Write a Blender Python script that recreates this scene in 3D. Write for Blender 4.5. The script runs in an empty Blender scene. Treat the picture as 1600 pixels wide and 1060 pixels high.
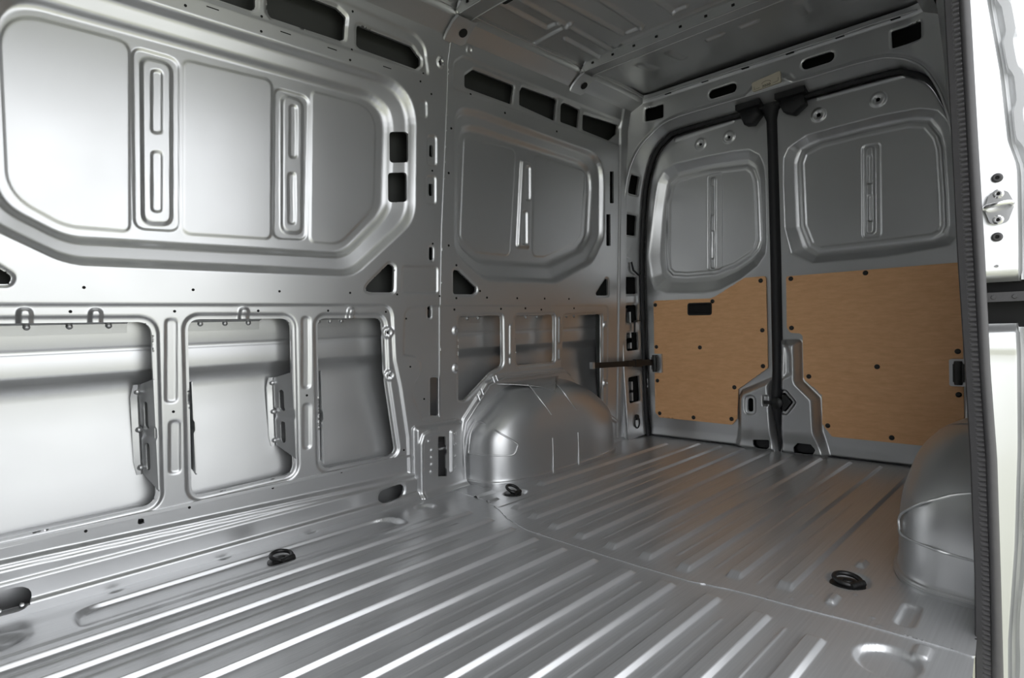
import bpy, math, random
import numpy as np
from mathutils import Matrix, Vector

random.seed(4)
SC = bpy.context.scene
COL = SC.collection

# ------------------------------------------------------------------ camera
# x = towards the rear doors, y = towards the closed side wall, z = up; cargo floor at z = 0
cd = bpy.data.cameras.new('camera')
cam = bpy.data.objects.new('camera', cd)
COL.objects.link(cam)
cd.sensor_width = 36.0
cd.lens = 20.811
cd.clip_start = 0.02
R = ((0.69681153, -0.04026022, 0.71612346), (-0.71647221, 0.00754181, 0.69757487), (-0.03348539, -0.99916077, -0.02359011))
cam.matrix_world = Matrix(((R[0][0], -R[0][1], -R[0][2], 0.0), (R[1][0], -R[1][1], -R[1][2], 0.0),
                           (R[2][0], -R[2][1], -R[2][2], 0.70), (0, 0, 0, 1)))
SC.camera = cam

# ------------------------------------------------------------------ daylight
world = bpy.data.worlds.new('overcast_sky')
SC.world = world
world.use_nodes = True
nt = world.node_tree
bg = nt.nodes['Background']
bg.inputs['Color'].default_value = (0.955, 0.975, 1.0, 1)
bg.inputs['Strength'].default_value = 1.0
SC.view_settings.view_transform = 'Standard'
SC.view_settings.look = 'None'
SC.view_settings.gamma = 1.0
SC.view_settings.use_curve_mapping = False
SC.view_settings.exposure = 1.48
SC.cycles.use_denoising = True
SC.cycles.max_bounces = 12
SC.cycles.diffuse_bounces = 6
SC.cycles.glossy_bounces = 8


# ------------------------------------------------------------------ materials
def new_mat(name):
    m = bpy.data.materials.new(name)
    m.use_nodes = True
    return m, m.node_tree.nodes, m.node_tree.links, m.node_tree.nodes['Principled BSDF']


def plain(name, col, rough=0.5, metal=0.0, coat=0.0, noise=0.0, scale=40.0, bump=0.0):
    m, N, L, b = new_mat(name)
    b.inputs['Base Color'].default_value = (*col, 1)
    b.inputs['Roughness'].default_value = rough
    b.inputs['Metallic'].default_value = metal
    b.inputs['Coat Weight'].default_value = coat
    if noise or bump:
        tc = N.new('ShaderNodeTexCoord')
        nz = N.new('ShaderNodeTexNoise')
        nz.inputs['Scale'].default_value = scale
        nz.inputs['Detail'].default_value = 5
        L.new(tc.outputs['Object'], nz.inputs['Vector'])
        if noise:
            rp = N.new('ShaderNodeMapRange')
            rp.inputs['To Min'].default_value = 1 - noise
            rp.inputs['To Max'].default_value = 1 + noise
            L.new(nz.outputs['Fac'], rp.inputs['Value'])
            mx = N.new('ShaderNodeVectorMath')
            mx.operation = 'SCALE'
            mx.inputs[0].default_value = col
            L.new(rp.outputs['Result'], mx.inputs['Scale'])
            L.new(mx.outputs['Vector'], b.inputs['Base Color'])
        if bump:
            bp = N.new('ShaderNodeBump')
            bp.inputs['Strength'].default_value = bump
            bp.inputs['Distance'].default_value = 0.002
            L.new(nz.outputs['Fac'], bp.inputs['Height'])
            L.new(bp.outputs['Normal'], b.inputs['Normal'])
    return m


def silver(name, col, rough, metal, scratch=False):
    m, N, L, b = new_mat(name)
    b.inputs['Base Color'].default_value = (*col, 1)
    b.inputs['Metallic'].default_value = metal
    tc = N.new('ShaderNodeTexCoord')
    nz = N.new('ShaderNodeTexNoise')
    nz.inputs['Scale'].default_value = 6
    nz.inputs['Detail'].default_value = 6
    L.new(tc.outputs['Object'], nz.inputs['Vector'])
    rp = N.new('ShaderNodeMapRange')
    rp.inputs['To Min'].default_value = rough - 0.05
    rp.inputs['To Max'].default_value = rough + 0.06
    L.new(nz.outputs['Fac'], rp.inputs['Value'])
    L.new(rp.outputs['Result'], b.inputs['Roughness'])
    if scratch:
        mp = N.new('ShaderNodeMapping')
        mp.inputs['Scale'].default_value = (1.2, 60, 1)
        L.new(tc.outputs['Object'], mp.inputs['Vector'])
        n2 = N.new('ShaderNodeTexNoise')
        n2.inputs['Scale'].default_value = 3
        n2.inputs['Detail'].default_value = 8
        L.new(mp.outputs['Vector'], n2.inputs['Vector'])
        r2 = N.new('ShaderNodeMapRange')
        r2.inputs['From Min'].default_value = 0.3
        r2.inputs['From Max'].default_value = 0.7
        r2.inputs['To Min'].default_value = 0.93
        r2.inputs['To Max'].default_value = 1.04
        L.new(n2.outputs['Fac'], r2.inputs['Value'])
        mx = N.new('ShaderNodeVectorMath')
        mx.operation = 'SCALE'
        mx.inputs[0].default_value = col
        L.new(r2.outputs['Result'], mx.inputs['Scale'])
        L.new(mx.outputs['Vector'], b.inputs['Base Color'])
    return m


def ply_mat():
    m, N, L, b = new_mat('hardboard')
    tc = N.new('ShaderNodeTexCoord')
    mp = N.new('ShaderNodeMapping')
    mp.inputs['Scale'].default_value = (1, 3, 14)
    L.new(tc.outputs['Object'], mp.inputs['Vector'])
    n1 = N.new('ShaderNodeTexNoise')
    n1.inputs['Scale'].default_value = 5
    n1.inputs['Detail'].default_value = 8
    n1.inputs['Roughness'].default_value = 0.7
    L.new(mp.outputs['Vector'], n1.inputs['Vector'])
    cr = N.new('ShaderNodeValToRGB')
    cr.color_ramp.elements[0].position = 0.25
    cr.color_ramp.elements[0].color = (0.70, 0.375, 0.175, 1)
    cr.color_ramp.elements[1].position = 0.75
    cr.color_ramp.elements[1].color = (0.86, 0.51, 0.26, 1)
    L.new(n1.outputs['Fac'], cr.inputs['Fac'])
    L.new(cr.outputs['Color'], b.inputs['Base Color'])
    b.inputs['Roughness'].default_value = 0.55
    return m


PAINT = silver('silver_paint', (0.56, 0.565, 0.57), 0.335, 0.82)
PAINT_FLOOR = silver('silver_floor_paint', (0.59, 0.595, 0.605), 0.32, 0.72, scratch=True)
RUBBER = plain('black_rubber', (0.012, 0.012, 0.014), 0.6, noise=0.2, scale=80)
SEAL_M = plain('grey_black_seal', (0.055, 0.053, 0.056), 0.55, noise=0.15, scale=60)
PLASTIC = plain('black_plastic', (0.010, 0.010, 0.010), 0.42)
DARK = plain('cavity_black', (0.006, 0.006, 0.006), 0.9)
CHROME = plain('bright_steel', (0.75, 0.75, 0.75), 0.22, 1.0)
CAVITY_SHADE = plain('dark_cavity_shade', (0.035, 0.037, 0.035), 0.6, noise=0.2, scale=12)  # shade inside the wall cavities, put into the colour
LIGHT_CUT = plain('light_cutting_grey', (0.05, 0.05, 0.05), 0.7)  # dark tone for the unseen bulkhead, set to swallow light
PLY = ply_mat()
BEIGE = plain('beige_plate', (0.55, 0.50, 0.40), 0.6, noise=0.05, scale=30)
PRINT = plain('black_print', (0.01, 0.01, 0.01), 0.6)
GROUND = plain('pale_concrete', (0.46, 0.46, 0.36), 0.9, noise=0.12, scale=3)


# ------------------------------------------------------------------ helpers
def tag(o, label=None, cat=None, group=None, kind=None):
    if label:
        o['label'] = label
    if cat:
        o['category'] = cat
    if group:
        o['group'] = group
    if kind:
        o['kind'] = kind
    return o


def link(name, me, mat, parent=None, smooth=True):
    o = bpy.data.objects.new(name, me)
    COL.objects.link(o)
    if mat is not None:
        me.materials.append(mat)
    if smooth:
        me.polygons.foreach_set('use_smooth', np.ones(len(me.polygons), dtype=bool))
    if parent is not None:
        o.parent = parent
    return o


def mesh_np(name, V, F4):
    """quads (n,4), -1 not allowed"""
    me = bpy.data.meshes.new(name)
    V = np.asarray(V, dtype=np.float32)
    F4 = np.asarray(F4, dtype=np.int32)
    me.vertices.add(len(V))
    me.vertices.foreach_set('co', V.ravel())
    me.loops.add(F4.size)
    me.loops.foreach_set('vertex_index', F4.ravel())
    me.polygons.add(len(F4))
    me.polygons.foreach_set('loop_start', np.arange(0, F4.size, 4, dtype=np.int32))
    me.polygons.foreach_set('loop_total', np.full(len(F4), 4, dtype=np.int32))
    me.update(calc_edges=True)
    me.validate()
    return me


def py_mesh(name, V, F, mat, parent=None, smooth=False, sharp=None):
    me = bpy.data.meshes.new(name)
    me.from_pydata([tuple(v) for v in V], [], F)
    me.update()
    o = link(name, me, mat, parent, smooth)
    if smooth and sharp:
        me.set_sharp_from_angle(angle=math.radians(sharp))
    return o


class MB:
    """collects simple solids into one mesh"""
    def __init__(s):
        s.V, s.F = [], []

    def add(s, V, F):
        n = len(s.V)
        s.V += [tuple(v) for v in V]
        s.F += [tuple(i + n for i in f) for f in F]
        return s

    def box(s, a, b):
        (x0, y0, z0), (x1, y1, z1) = a, b
        V = [(x0, y0, z0), (x1, y0, z0), (x1, y1, z0), (x0, y1, z0), (x0, y0, z1), (x1, y0, z1), (x1, y1, z1), (x0, y1, z1)]
        return s.add(V, [(0, 3, 2, 1), (4, 5, 6, 7), (0, 1, 5, 4), (1, 2, 6, 5), (2, 3, 7, 6), (3, 0, 4, 7)])

    def rings(s, rings, close=True, cap=True):
        n = len(rings[0])
        V = [p for r in rings for p in r]
        F = []
        m = n if close else n - 1
        for i in range(len(rings) - 1):
            for j in range(m):
                k = (j + 1) % n
                F.append((i * n + j, i * n + k, (i + 1) * n + k, (i + 1) * n + j))
        if cap and close:
            F.append(tuple(range(n - 1, -1, -1)))
            F.append(tuple((len(rings) - 1) * n + j for j in range(n)))
        return s.add(V, F)

    def tube(s, path, r, n=12, closed=False):
        P = [Vector(p) for p in path]
        rr = r if isinstance(r, (list, tuple)) else [r] * len(P)
        rings = []
        up = None
        for i, p in enumerate(P):
            if closed:
                t = P[(i + 1) % len(P)] - P[i - 1]
            else:
                t = P[min(i + 1, len(P) - 1)] - P[max(i - 1, 0)]
            t.normalize()
            if up is None:
                up = Vector((0, 0, 1)) if abs(t.z) < 0.9 else Vector((1, 0, 0))
            a = t.cross(up).normalized()
            up = a.cross(t).normalized()
            rings.append([p + (a * math.cos(q) + up * math.sin(q)) * rr[i] for q in [2 * math.pi * k / n for k in range(n)]])
        if closed:
            rings.append(rings[0])
        return s.rings(rings, cap=not closed)

    def cyl(s, c, axis, prof, n=20, ref=None):
        """lathe: prof = [(radius, offset along axis)]"""
        ax = Vector(axis).normalized()
        a = ax.orthogonal().normalized() if ref is None else Vector(ref).normalized()
        b = ax.cross(a)
        c = Vector(c)
        rings = [[c + ax * h + (a * math.cos(q) + b * math.sin(q)) * r for q in [2 * math.pi * k / n for k in range(n)]] for r, h in prof]
        return s.rings(rings)

    def prism(s, poly, d):
        """poly: 3D points, d: extrusion vector"""
        n = len(poly)
        d = Vector(d)
        V = [Vector(p) for p in poly] + [Vector(p) + d for p in poly]
        F = [tuple(range(n - 1, -1, -1)), tuple(range(n, 2 * n))]
        F += [(i, (i + 1) % n, n + (i + 1) % n, n + i) for i in range(n)]
        return s.add(V, F)

    def build(s, name, mat, parent=None, smooth=True, sharp=50):
        return py_mesh(name, s.V, s.F, mat, parent, smooth, sharp)


def fillet(P, r, n=6):
    """round the corners of a closed polygon"""
    P = [np.array(p, float) for p in P]
    k = len(P)
    rs = r if isinstance(r, (list, tuple)) else [r] * k
    out = []
    for i in range(k):
        p, a, b = P[i], P[i - 1], P[(i + 1) % k]
        la, lb = np.linalg.norm(a - p), np.linalg.norm(b - p)
        u, v = (a - p) / la, (b - p) / lb
        ca = np.clip(u @ v, -1, 1)
        ang = math.acos(ca)
        if rs[i] <= 0 or ang > 3.1:
            out.append(p)
            continue
        t = min(rs[i] / math.tan(ang / 2), 0.48 * la, 0.48 * lb)
        p0, p1 = p + u * t, p + v * t
        for j in range(n + 1):
            w = j / n
            out.append((1 - w) ** 2 * p0 + 2 * w * (1 - w) * (0.12 * (p0 + p1) / 2 + 0.88 * p) + w * w * p1)
    return np.array(out)


def circle(cx, cy, rx, ry=None, n=20):
    ry = rx if ry is None else ry
    q = np.linspace(0, 2 * math.pi, n, endpoint=False)
    return np.stack([cx + rx * np.cos(q), cy + ry * np.sin(q)], 1)


def stadium(a, b, r, n=8):
    a, b = np.array(a, float), np.array(b, float)
    t = (b - a) / np.linalg.norm(b - a)
    s = np.array([-t[1], t[0]])
    q = np.linspace(-math.pi / 2, math.pi / 2, n)
    e = [b + r * (t * math.cos(x) + s * math.sin(x)) for x in q] + [a - r * (t * math.cos(x) + s * math.sin(x)) for x in q]
    return np.array(e)


def rrect(P, r):
    return fillet(P, r)


def sdf(P, X, Y, m=0.08):
    """signed distance to a closed polygon (negative inside), clamped to m outside"""
    P = np.asarray(P, float)
    out = np.full(X.shape, m)
    lo, hi = P.min(0) - m, P.max(0) + m
    k = (X > lo[0]) & (X < hi[0]) & (Y > lo[1]) & (Y < hi[1])
    if not k.any():
        return out
    x, y = X[k], Y[k]
    d2 = np.full(x.shape, 1e9)
    ins = np.zeros(x.shape, bool)
    n = len(P)
    for i in range(n):
        ax, ay = P[i]
        bx, by = P[(i + 1) % n]
        ex, ey = bx - ax, by - ay
        L = ex * ex + ey * ey
        if L < 1e-14:
            continue
        t = np.clip(((x - ax) * ex + (y - ay) * ey) / L, 0, 1)
        qx, qy = x - ax - t * ex, y - ay - t * ey
        d2 = np.minimum(d2, qx * qx + qy * qy)
        c = ((ay > y) != (by > y))
        if abs(ey) > 1e-12:
            ins ^= c & (x < ax + (y - ay) * ex / ey)
    d = np.sqrt(d2)
    out[k] = np.minimum(np.where(ins, -d, d), m)
    return out


def dline(P, X, Y, m=0.06):
    """distance to an open polyline"""
    P = np.asarray(P, float)
    out = np.full(X.shape, m)
    lo, hi = P.min(0) - m, P.max(0) + m
    k = (X > lo[0]) & (X < hi[0]) & (Y > lo[1]) & (Y < hi[1])
    if not k.any():
        return out
    x, y = X[k], Y[k]
    d2 = np.full(x.shape, m * m)
    for i in range(len(P) - 1):
        ax, ay = P[i]
        ex, ey = P[i + 1] - P[i]
        t = np.clip(((x - ax) * ex + (y - ay) * ey) / max(ex * ex + ey * ey, 1e-14), 0, 1)
        d2 = np.minimum(d2, (x - ax - t * ex) ** 2 + (y - ay - t * ey) ** 2)
    out[k] = np.sqrt(d2)
    return out


def ss(x, a, b):
    t = np.clip((x - a) / (b - a), 0, 1)
    return t * t * (3 - 2 * t)


def field(name, us, vs, disp, holes, pos, mat, parent=None, rim=0.0, keep=None, h=0.004, flip=False):
    """pressed sheet: a grid displaced by disp(U,V), with holes cut out (edges follow the outlines) and a turned-in rim"""
    U, V = np.meshgrid(us, vs, indexing='ij')
    U, V = U.copy(), V.copy()
    sd = np.full(U.shape, 0.05)
    for H in holes:
        sd = np.minimum(sd, sdf(H, U, V, 0.05))
    if keep is not None:
        sd = np.minimum(sd, -sdf(keep, U, V, 0.05))
    sd0 = sd.copy()
    gx, gy = np.gradient(sd, us, vs)
    gl = np.maximum(np.hypot(gx, gy), 0.3)
    s = np.abs(sd) < 0.62 * h
    U[s] -= (sd * gx / gl ** 2)[s]
    V[s] -= (sd * gy / gl ** 2)[s]
    sd[s] = 0
    Dp = disp(U, V) if disp is not None else np.zeros(U.shape)
    X, Y, Z = pos(U, V, Dp)
    nu, nv = U.shape
    idx = np.arange(nu * nv).reshape(nu, nv)
    q = np.stack([idx[:-1, :-1], idx[1:, :-1], idx[1:, 1:], idx[:-1, 1:]], -1).reshape(-1, 4)
    sq = sd.ravel()[q]
    cen = sd0.ravel()[q].mean(1)
    ok = (sq >= 0).all(1) & (cen > 0)
    q = q[ok]
    Vv = np.stack([X, Y, Z], -1).reshape(-1, 3)
    used = np.unique(q)
    remap = np.full(len(Vv), -1)
    remap[used] = np.arange(len(used))
    Vv, q = Vv[used], remap[q]
    Uf, Vf, Df = U.ravel()[used], V.ravel()[used], Dp.ravel()[used]
    if rim:
        e = np.concatenate([q[:, [0, 1]], q[:, [1, 2]], q[:, [2, 3]], q[:, [3, 0]]])
        es = np.sort(e, 1)
        key = es[:, 0].astype(np.int64) * len(Vv) + es[:, 1]
        _, ix, ct = np.unique(key, return_index=True, return_counts=True)
        be = e[ix[ct == 1]]
        bsd = sd0.ravel()[used]
        inner = (bsd[be] < 0.9 * h).all(1)
        be = be[inner]
        bv = np.unique(be)
        m2 = np.full(len(Vv), -1)
        m2[bv] = np.arange(len(bv))
        x2, y2, z2 = pos(Uf[bv], Vf[bv], Df[bv] + rim)
        top = Vv[bv]
        bot = np.stack([x2, y2, z2], -1)
        n0 = len(Vv)
        Vv = np.concatenate([Vv, top, bot])
        a, b = m2[be[:, 0]], m2[be[:, 1]]
        rq = np.stack([n0 + b, n0 + a, n0 + len(bv) + a, n0 + len(bv) + b], -1)
        q = np.concatenate([q, rq])
    if flip:
        q = q[:, ::-1]
    return link(name, mesh_np(name, Vv, q), mat, parent)


def yw(z):
    z = np.asarray(z, float)
    return 1.992 - 0.048 * np.maximum(0, np.minimum(z, 1.80) - 0.05) - np.maximum(0, z - 1.80) * 0.25


def seam_x(z):
    return np.interp(z, [0, 0.35, 0.8, 1.1, 1.69, 1.95], [1.585, 1.586, 1.589, 1.598, 1.634, 1.640])


def resample(P, n):
    P = np.array(P, float)
    # smooth with Catmull-Rom first
    Q = []
    for i in range(len(P) - 1):
        p0, p1, p2, p3 = P[max(i - 1, 0)], P[i], P[i + 1], P[min(i + 2, len(P) - 1)]
        for w in np.linspace(0, 1, 8, endpoint=False):
            Q.append(0.5 * (2 * p1 + (p2 - p0) * w + (2 * p0 - 5 * p1 + 4 * p2 - p3) * w * w + (3 * p1 - p0 - 3 * p2 + p3) * w ** 3))
    Q.append(P[-1])
    Q = np.array(Q)
    s = np.concatenate([[0], np.cumsum(np.linalg.norm(np.diff(Q, axis=0), axis=1))])
    t = np.linspace(0, s[-1], n)
    return np.stack([np.interp(t, s, Q[:, k]) for k in range(Q.shape[1])], 1), s[-1]


CY = 1.15      # centre plane of the cargo bay

# ================================================================== GROUND AND SHELL
g = MB()
g.box((-14, -14, -0.75), (16, 14, -0.70))
tag(g.build('ground', GROUND, smooth=False), kind='structure')

# ================================================================== CLOSED SIDE WALL, FRONT SHEET
BIG_OUT = fillet([(0.137, 1.657), (1.472, 1.672), (1.46, 1.134), (1.174, 0.896), (0.312, 0.899), (0.112, 1.007)],
                 [0.13, 0.15, 0.14, 0.14, 0.16, 0.12], 10)
BLANK = fillet([(0.207, 1.555), (1.324, 1.568), (1.304, 1.17), (1.149, 1.015), (0.323, 1.003), (0.19, 1.077)],
               [0.09, 0.09, 0.1, 0.09, 0.12, 0.1], 10)
RIB1 = fillet([(0.494, 1.544), (0.619, 1.542), (0.604, 1.021), (0.483, 1.018)], 0.028)
RIB1R = fillet([(0.512, 1.525), (0.601, 1.525), (0.587, 1.037), (0.501, 1.031)], 0.03)
RIB2 = fillet([(0.911, 1.536), (1.04, 1.534), (1.018, 1.028), (0.895, 1.023)], 0.028)
RIB2R = fillet([(0.933, 1.52), (1.018, 1.518), (1.004, 1.045), (0.922, 1.043)], 0.03)
RSLOTS = [fillet(p, 0.012) for p in (
    [(0.54, 1.488), (0.571, 1.496), (0.565, 1.308), (0.534, 1.302)], [(0.533, 1.251), (0.564, 1.257), (0.558, 1.074), (0.528, 1.071)],
    [(0.962, 1.487), (0.991, 1.493), (0.987, 1.31), (0.958, 1.305)], [(0.952, 1.254), (0.98, 1.259), (0.976, 1.079), (0.948, 1.076)])]
FLATS = [fillet(p, r, 8) for p, r in (
    ([(0.20, 1.548), (0.489, 1.552), (0.473, 1.008), (0.32, 1.009), (0.2, 1.08)], [0.09, 0.03, 0.02, 0.11, 0.1]),
    ([(0.627, 1.545), (0.906, 1.556), (0.891, 1.02), (0.611, 1.014)], 0.025),
    ([(1.045, 1.558), (1.316, 1.560), (1.297, 1.172), (1.146, 1.021), (1.028, 1.022)], [0.02, 0.09, 0.1, 0.09, 0.02]))]
OP1 = fillet([(-0.30, 0.75), (0.51, 0.745), (0.507, 0.2), (-0.30, 0.189)], 0.035)
OP2 = fillet([(0.608, 0.751), (0.934, 0.748), (0.934, 0.206), (0.604, 0.198)], 0.032)
OP3 = fillet([(1.033, 0.748), (1.303, 0.744), (1.309, 0.529), (1.359, 0.209), (1.325, 0.195), (1.035, 0.201)], [0.03, 0.03, 0.08, 0.02, 0.02, 0.03])
SUB = fillet([(-0.7, 0.798), (1.345, 0.798), (1.355, 0.58), (1.382, 0.468), (1.415, 0.26), (1.42, 0.107), (-0.7, 0.155)],
             [0, 0.05, 0.1, 0.1, 0.05, 0, 0])
SUB2 = fillet([(1.80, 0.794), (1.456, 0.794), (1.399, 0.771), (1.391, 0.592), (1.451, 0.582), (1.48, 0.55), (1.469, 0.506), (1.432, 0.463),
               (1.439, 0.409), (1.481, 0.316), (1.80, 0.31)], [0, .03, .03, .01, .02, .02, .03, .03, .03, .01, 0])
TRI = fillet([(1.2, 0.842), (1.332, 0.958), (1.354, 0.944), (1.351, 0.844)], [0.02, 0.016, 0.01, 0.016])
TRI0 = fillet([(0.09, 0.95), (0.199, 0.866), (0.191, 0.846), (0.09, 0.845)], [0.01, 0.014, 0.01, 0.01])
F0 = fillet([(0.60, 1.81), (0.835, 1.821), (0.835, 1.753), (0.82, 1.738), (0.60, 1.735)], 0.012)
F1 = fillet([(0.875, 1.848), (1.12, 1.848), (1.159, 1.831), (1.154, 1.753), (1.136, 1.743), (0.885, 1.738), (0.874, 1.751)], 0.01)
F2 = fillet([(1.205, 1.82), (1.449, 1.818), (1.496, 1.784), (1.495, 1.758), (1.472, 1.737), (1.219, 1.739), (1.203, 1.746)], 0.01)
FBAND = fillet([(-0.5, 1.872), (1.139, 1.876), (1.452, 1.866), (1.515, 1.835), (1.536, 1.72), (-0.5, 1.705)], [0, 0.02, 0.04, 0.06, 0.02, 0])
LEDGE = [fillet(p, 0.012) for p in ([(1.366, 1.476), (1.440, 1.488), (1.438, 1.367), (1.364, 1.355)], [(1.358, 1.316), (1.433, 1.327), (1.431, 1.21), (1.356, 1.20)])]
SLOTS_F = [fillet(p, 0.009) for p in (
    [(1.527, 1.034), (1.547, 1.035), (1.546, 0.98), (1.526, 0.979)], [(1.521, 0.789), (1.538, 0.789), (1.538, 0.741), (1.521, 0.741)],
    [(1.532, 0.492), (1.576, 0.488), (1.575, 0.324), (1.531, 0.331)],
    [(1.534, 1.45), (1.55, 1.453), (1.55, 1.404), (1.533, 1.401)], [(1.529, 1.292), (1.549, 1.295), (1.549, 1.245), (1.529, 1.242)])]
PADS_F = [fillet(p, 0.016) for p in (
    [(1.518, 1.485), (1.571, 1.496), (1.57, 1.368), (1.517, 1.359)], [(1.513, 1.323), (1.566, 1.331), (1.565, 1.21), (1.512, 1.204)],
    [(1.477, 1.615), (1.522, 1.626), (1.522, 1.552), (1.477, 1.542)], [(1.388, 0.952), (1.573, 0.957), (1.572, 0.842), (1.386, 0.84)])]
POST_PADS = [fillet(p, 0.013) for p in (
    [(0.544, 0.754), (0.578, 0.753), (0.571, 0.499), (0.536, 0.503)], [(0.545, 0.448), (0.578, 0.444), (0.574, 0.28), (0.54, 0.287)],
    [(0.971, 0.754), (1.004, 0.753), (0.999, 0.5), (0.966, 0.503)], [(0.969, 0.449), (1, 0.445), (0.997, 0.283), (0.966, 0.288)])]
OVAL1 = stadium((1.279, 0.050), (1.348, 0.056), 0.026)
OVAL0 = stadium((0.02, 0.048), (0.175, 0.043), 0.030)
TABS = [(0.22, 0.765), (0.372, 0.763), (0.773, 0.765), (1.164, 0.763)]


def window_press(U, V, out, inn, depth):
    a = np.maximum(-sdf(out, U, V, 0.02), 0)
    b = np.maximum(sdf(inn, U, V, 0.6), 0)
    t = np.where(a > 0, a / (a + b + 1e-6), 0)
    k = np.interp(t, [0, 0.05, 0.12, 0.20, 0.26, 0.60, 0.66, 0.74, 0.80, 0.86, 1], [0, 0.04, 0.2, 0.42, 0.48, 0.64, 0.72, 0.9, 0.97, 1, 1])
    return depth * k * (a > 0)


def lip(U, V, P, d, w0=0.009, w1=0.019):
    """rolled edge round an opening"""
    return d * (1 - ss(sdf(P, U, V, 0.05), w0, w1))


def front_disp(U, V):
    D = np.zeros(U.shape)
    D += window_press(U, V, BIG_OUT, BLANK, 0.055)
    for p in FLATS:
        D -= 0.003 * (1 - ss(sdf(p, U, V), -0.005, 0.002))
    for p in (RIB1, RIB2):
        D += 0.004 * (1 - ss(sdf(p, U, V), -0.005, 0.002))
    for p in (RIB1R, RIB2R):
        s = sdf(p, U, V)
        D -= 0.010 * (1 - ss(s, -0.010, 0.0))
    for p in RSLOTS:
        D += 0.005 * (1 - ss(sdf(p, U, V), -0.005, 0.001))
    D += 0.007 * (1 - ss(sdf(SUB, U, V, 0.05), -0.008, 0.001))
    D += 0.006 * (1 - ss(sdf(SUB2, U, V, 0.05), -0.008, 0.001))
    for p in (OP1, OP2, OP3):
        D += lip(U, V, p, 0.008, 0.010, 0.020)
    for p in (TRI, TRI0, F0, F1, F2):
        D += lip(U, V, p, 0.005, 0.003, 0.010)
    for p in SLOTS_F[:3]:
        D += lip(U, V, p, 0.003, 0.002, 0.007)
    D += 0.006 * (1 - ss(sdf(FBAND, U, V, 0.05), -0.012, 0.002))
    for i, p in enumerate(PADS_F):
        D += 0.005 * (1 - ss(sdf(p, U, V), -0.007, 0.001))
    for p in POST_PADS:
        D += 0.005 * (1 - ss(sdf(p, U, V), -0.006, 0.002))
    for x, z in TABS:
        P = fillet([(x - 0.014, z - 0.03), (x + 0.014, z - 0.03), (x + 0.014, z + 0.02), (x - 0.014, z + 0.02)], [0, 0, 0.014, 0.014])
        D -= 0.011 * (1 - ss(sdf(P, U, V), -0.006, 0.004))
    for x, z in ((1.325, 0.687), (1.331, 0.518)):
        r = np.hypot(U - x, V - z)
        D -= 0.009 * (1 - ss(r, 0.017, 0.025)) - 0.004 * (1 - ss(r, 0.009, 0.013))
    r = np.hypot((U - 1.59) / 0.8, V - 1.793)
    D -= 0.008 * (1 - ss(r, 0.016, 0.026)) - 0.01 * (1 - ss(r, 0.009, 0.014))
    # sill steps towards the floor
    s1 = np.interp(U, [0.148, 1.401], [0.142, 0.107])
    D -= 0.010 * (1 - ss(V - s1, -0.006, 0.001)) * (U < 1.44)
    D -= 0.007 * (1 - ss(V - (s1 - 0.017), -0.006, 0.001)) * (U < 1.44)
    D -= 0.008 * (1 - ss(V - 0.091, -0.006, 0.001))
    D -= 0.012 * (1 - ss(V, 0.026, 0.036))
    D += lip(U, V, OVAL1, 0.004, 0.001, 0.008)
    return D


def wall_pos(U, V, D):
    return U, yw(V) + D, V


us = np.concatenate([np.linspace(-0.70, -0.06, 24)[:-1], np.arange(-0.06, 1.66, 0.004)])
vs = np.arange(-0.006, 1.906, 0.004)
zz = np.linspace(-0.1, 2.0, 30)
KEEP_F = np.array([(-1.0, -0.1)] + [(float(seam_x(z)), z) for z in zz] + [(-1.0, 2.0)])
BEHIND = fillet([(1.53, 0.26), (1.625, 0.26), (1.625, 0.05), (1.53, 0.05)], 0.01)     # cut-out behind the gusset plate slot
HOLES_F = [BEHIND, OP1, OP2, OP3, TRI, TRI0, F0, F1, F2, OVAL0, OVAL1] + LEDGE + SLOTS_F + [circle(1.325, 0.687, 0.0075, n=8), circle(1.331, 0.518, 0.006), circle(0.463, 0.161, 0.0085), circle(1.59, 1.793, 0.008, 0.011)]
wall_left = field('wall_left', us, vs, front_disp, HOLES_F, wall_pos, PAINT, rim=0.010, keep=KEEP_F)
tag(wall_left, 'silver pressed-steel side wall sheet with three lower openings and wide recessed window blank', kind='structure')

# ------------------------------------------------------------------ rear sheet of the same wall
R_OUT = fillet([(1.661, 1.640), (1.805, 1.650), (2.749, 1.62), (2.756, 1.17), (2.645, 1.022), (2.335, 0.902), (1.838, 0.901), (1.658, 1.01)],
               [0.08, 0.03, 0.13, 0.12, 0.12, 0.12, 0.12, 0.1], 8)
RBLANK = fillet([(1.751, 1.547), (1.85, 1.556), (2.652, 1.538), (2.616, 1.179), (2.549, 1.119), (2.302, 1.036), (1.825, 1.026), (1.726, 1.093)],
                [0.06, 0.03, 0.1, 0.06, 0.06, 0.1, 0.07, 0.07], 8)
RRIB = fillet([(2.120, 1.507), (2.213, 1.504), (2.195, 1.074), (2.09, 1.072)], 0.02)
RRIBS = [fillet(p, 0.012) for p in ([(2.150, 1.474), (2.186, 1.48), (2.187, 1.312), (2.150, 1.307)], [(2.128, 1.255), (2.164, 1.259), (2.165, 1.093), (2.128, 1.091)])]
RFLAT = [fillet(p, 0.03) for p in ([(1.76, 1.54), (2.092, 1.545), (2.052, 1.034), (1.83, 1.034), (1.735, 1.095)], [(2.225, 1.545), (2.642, 1.53), (2.607, 1.182), (2.545, 1.125), (2.3, 1.043), (2.21, 1.04)])]
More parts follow.
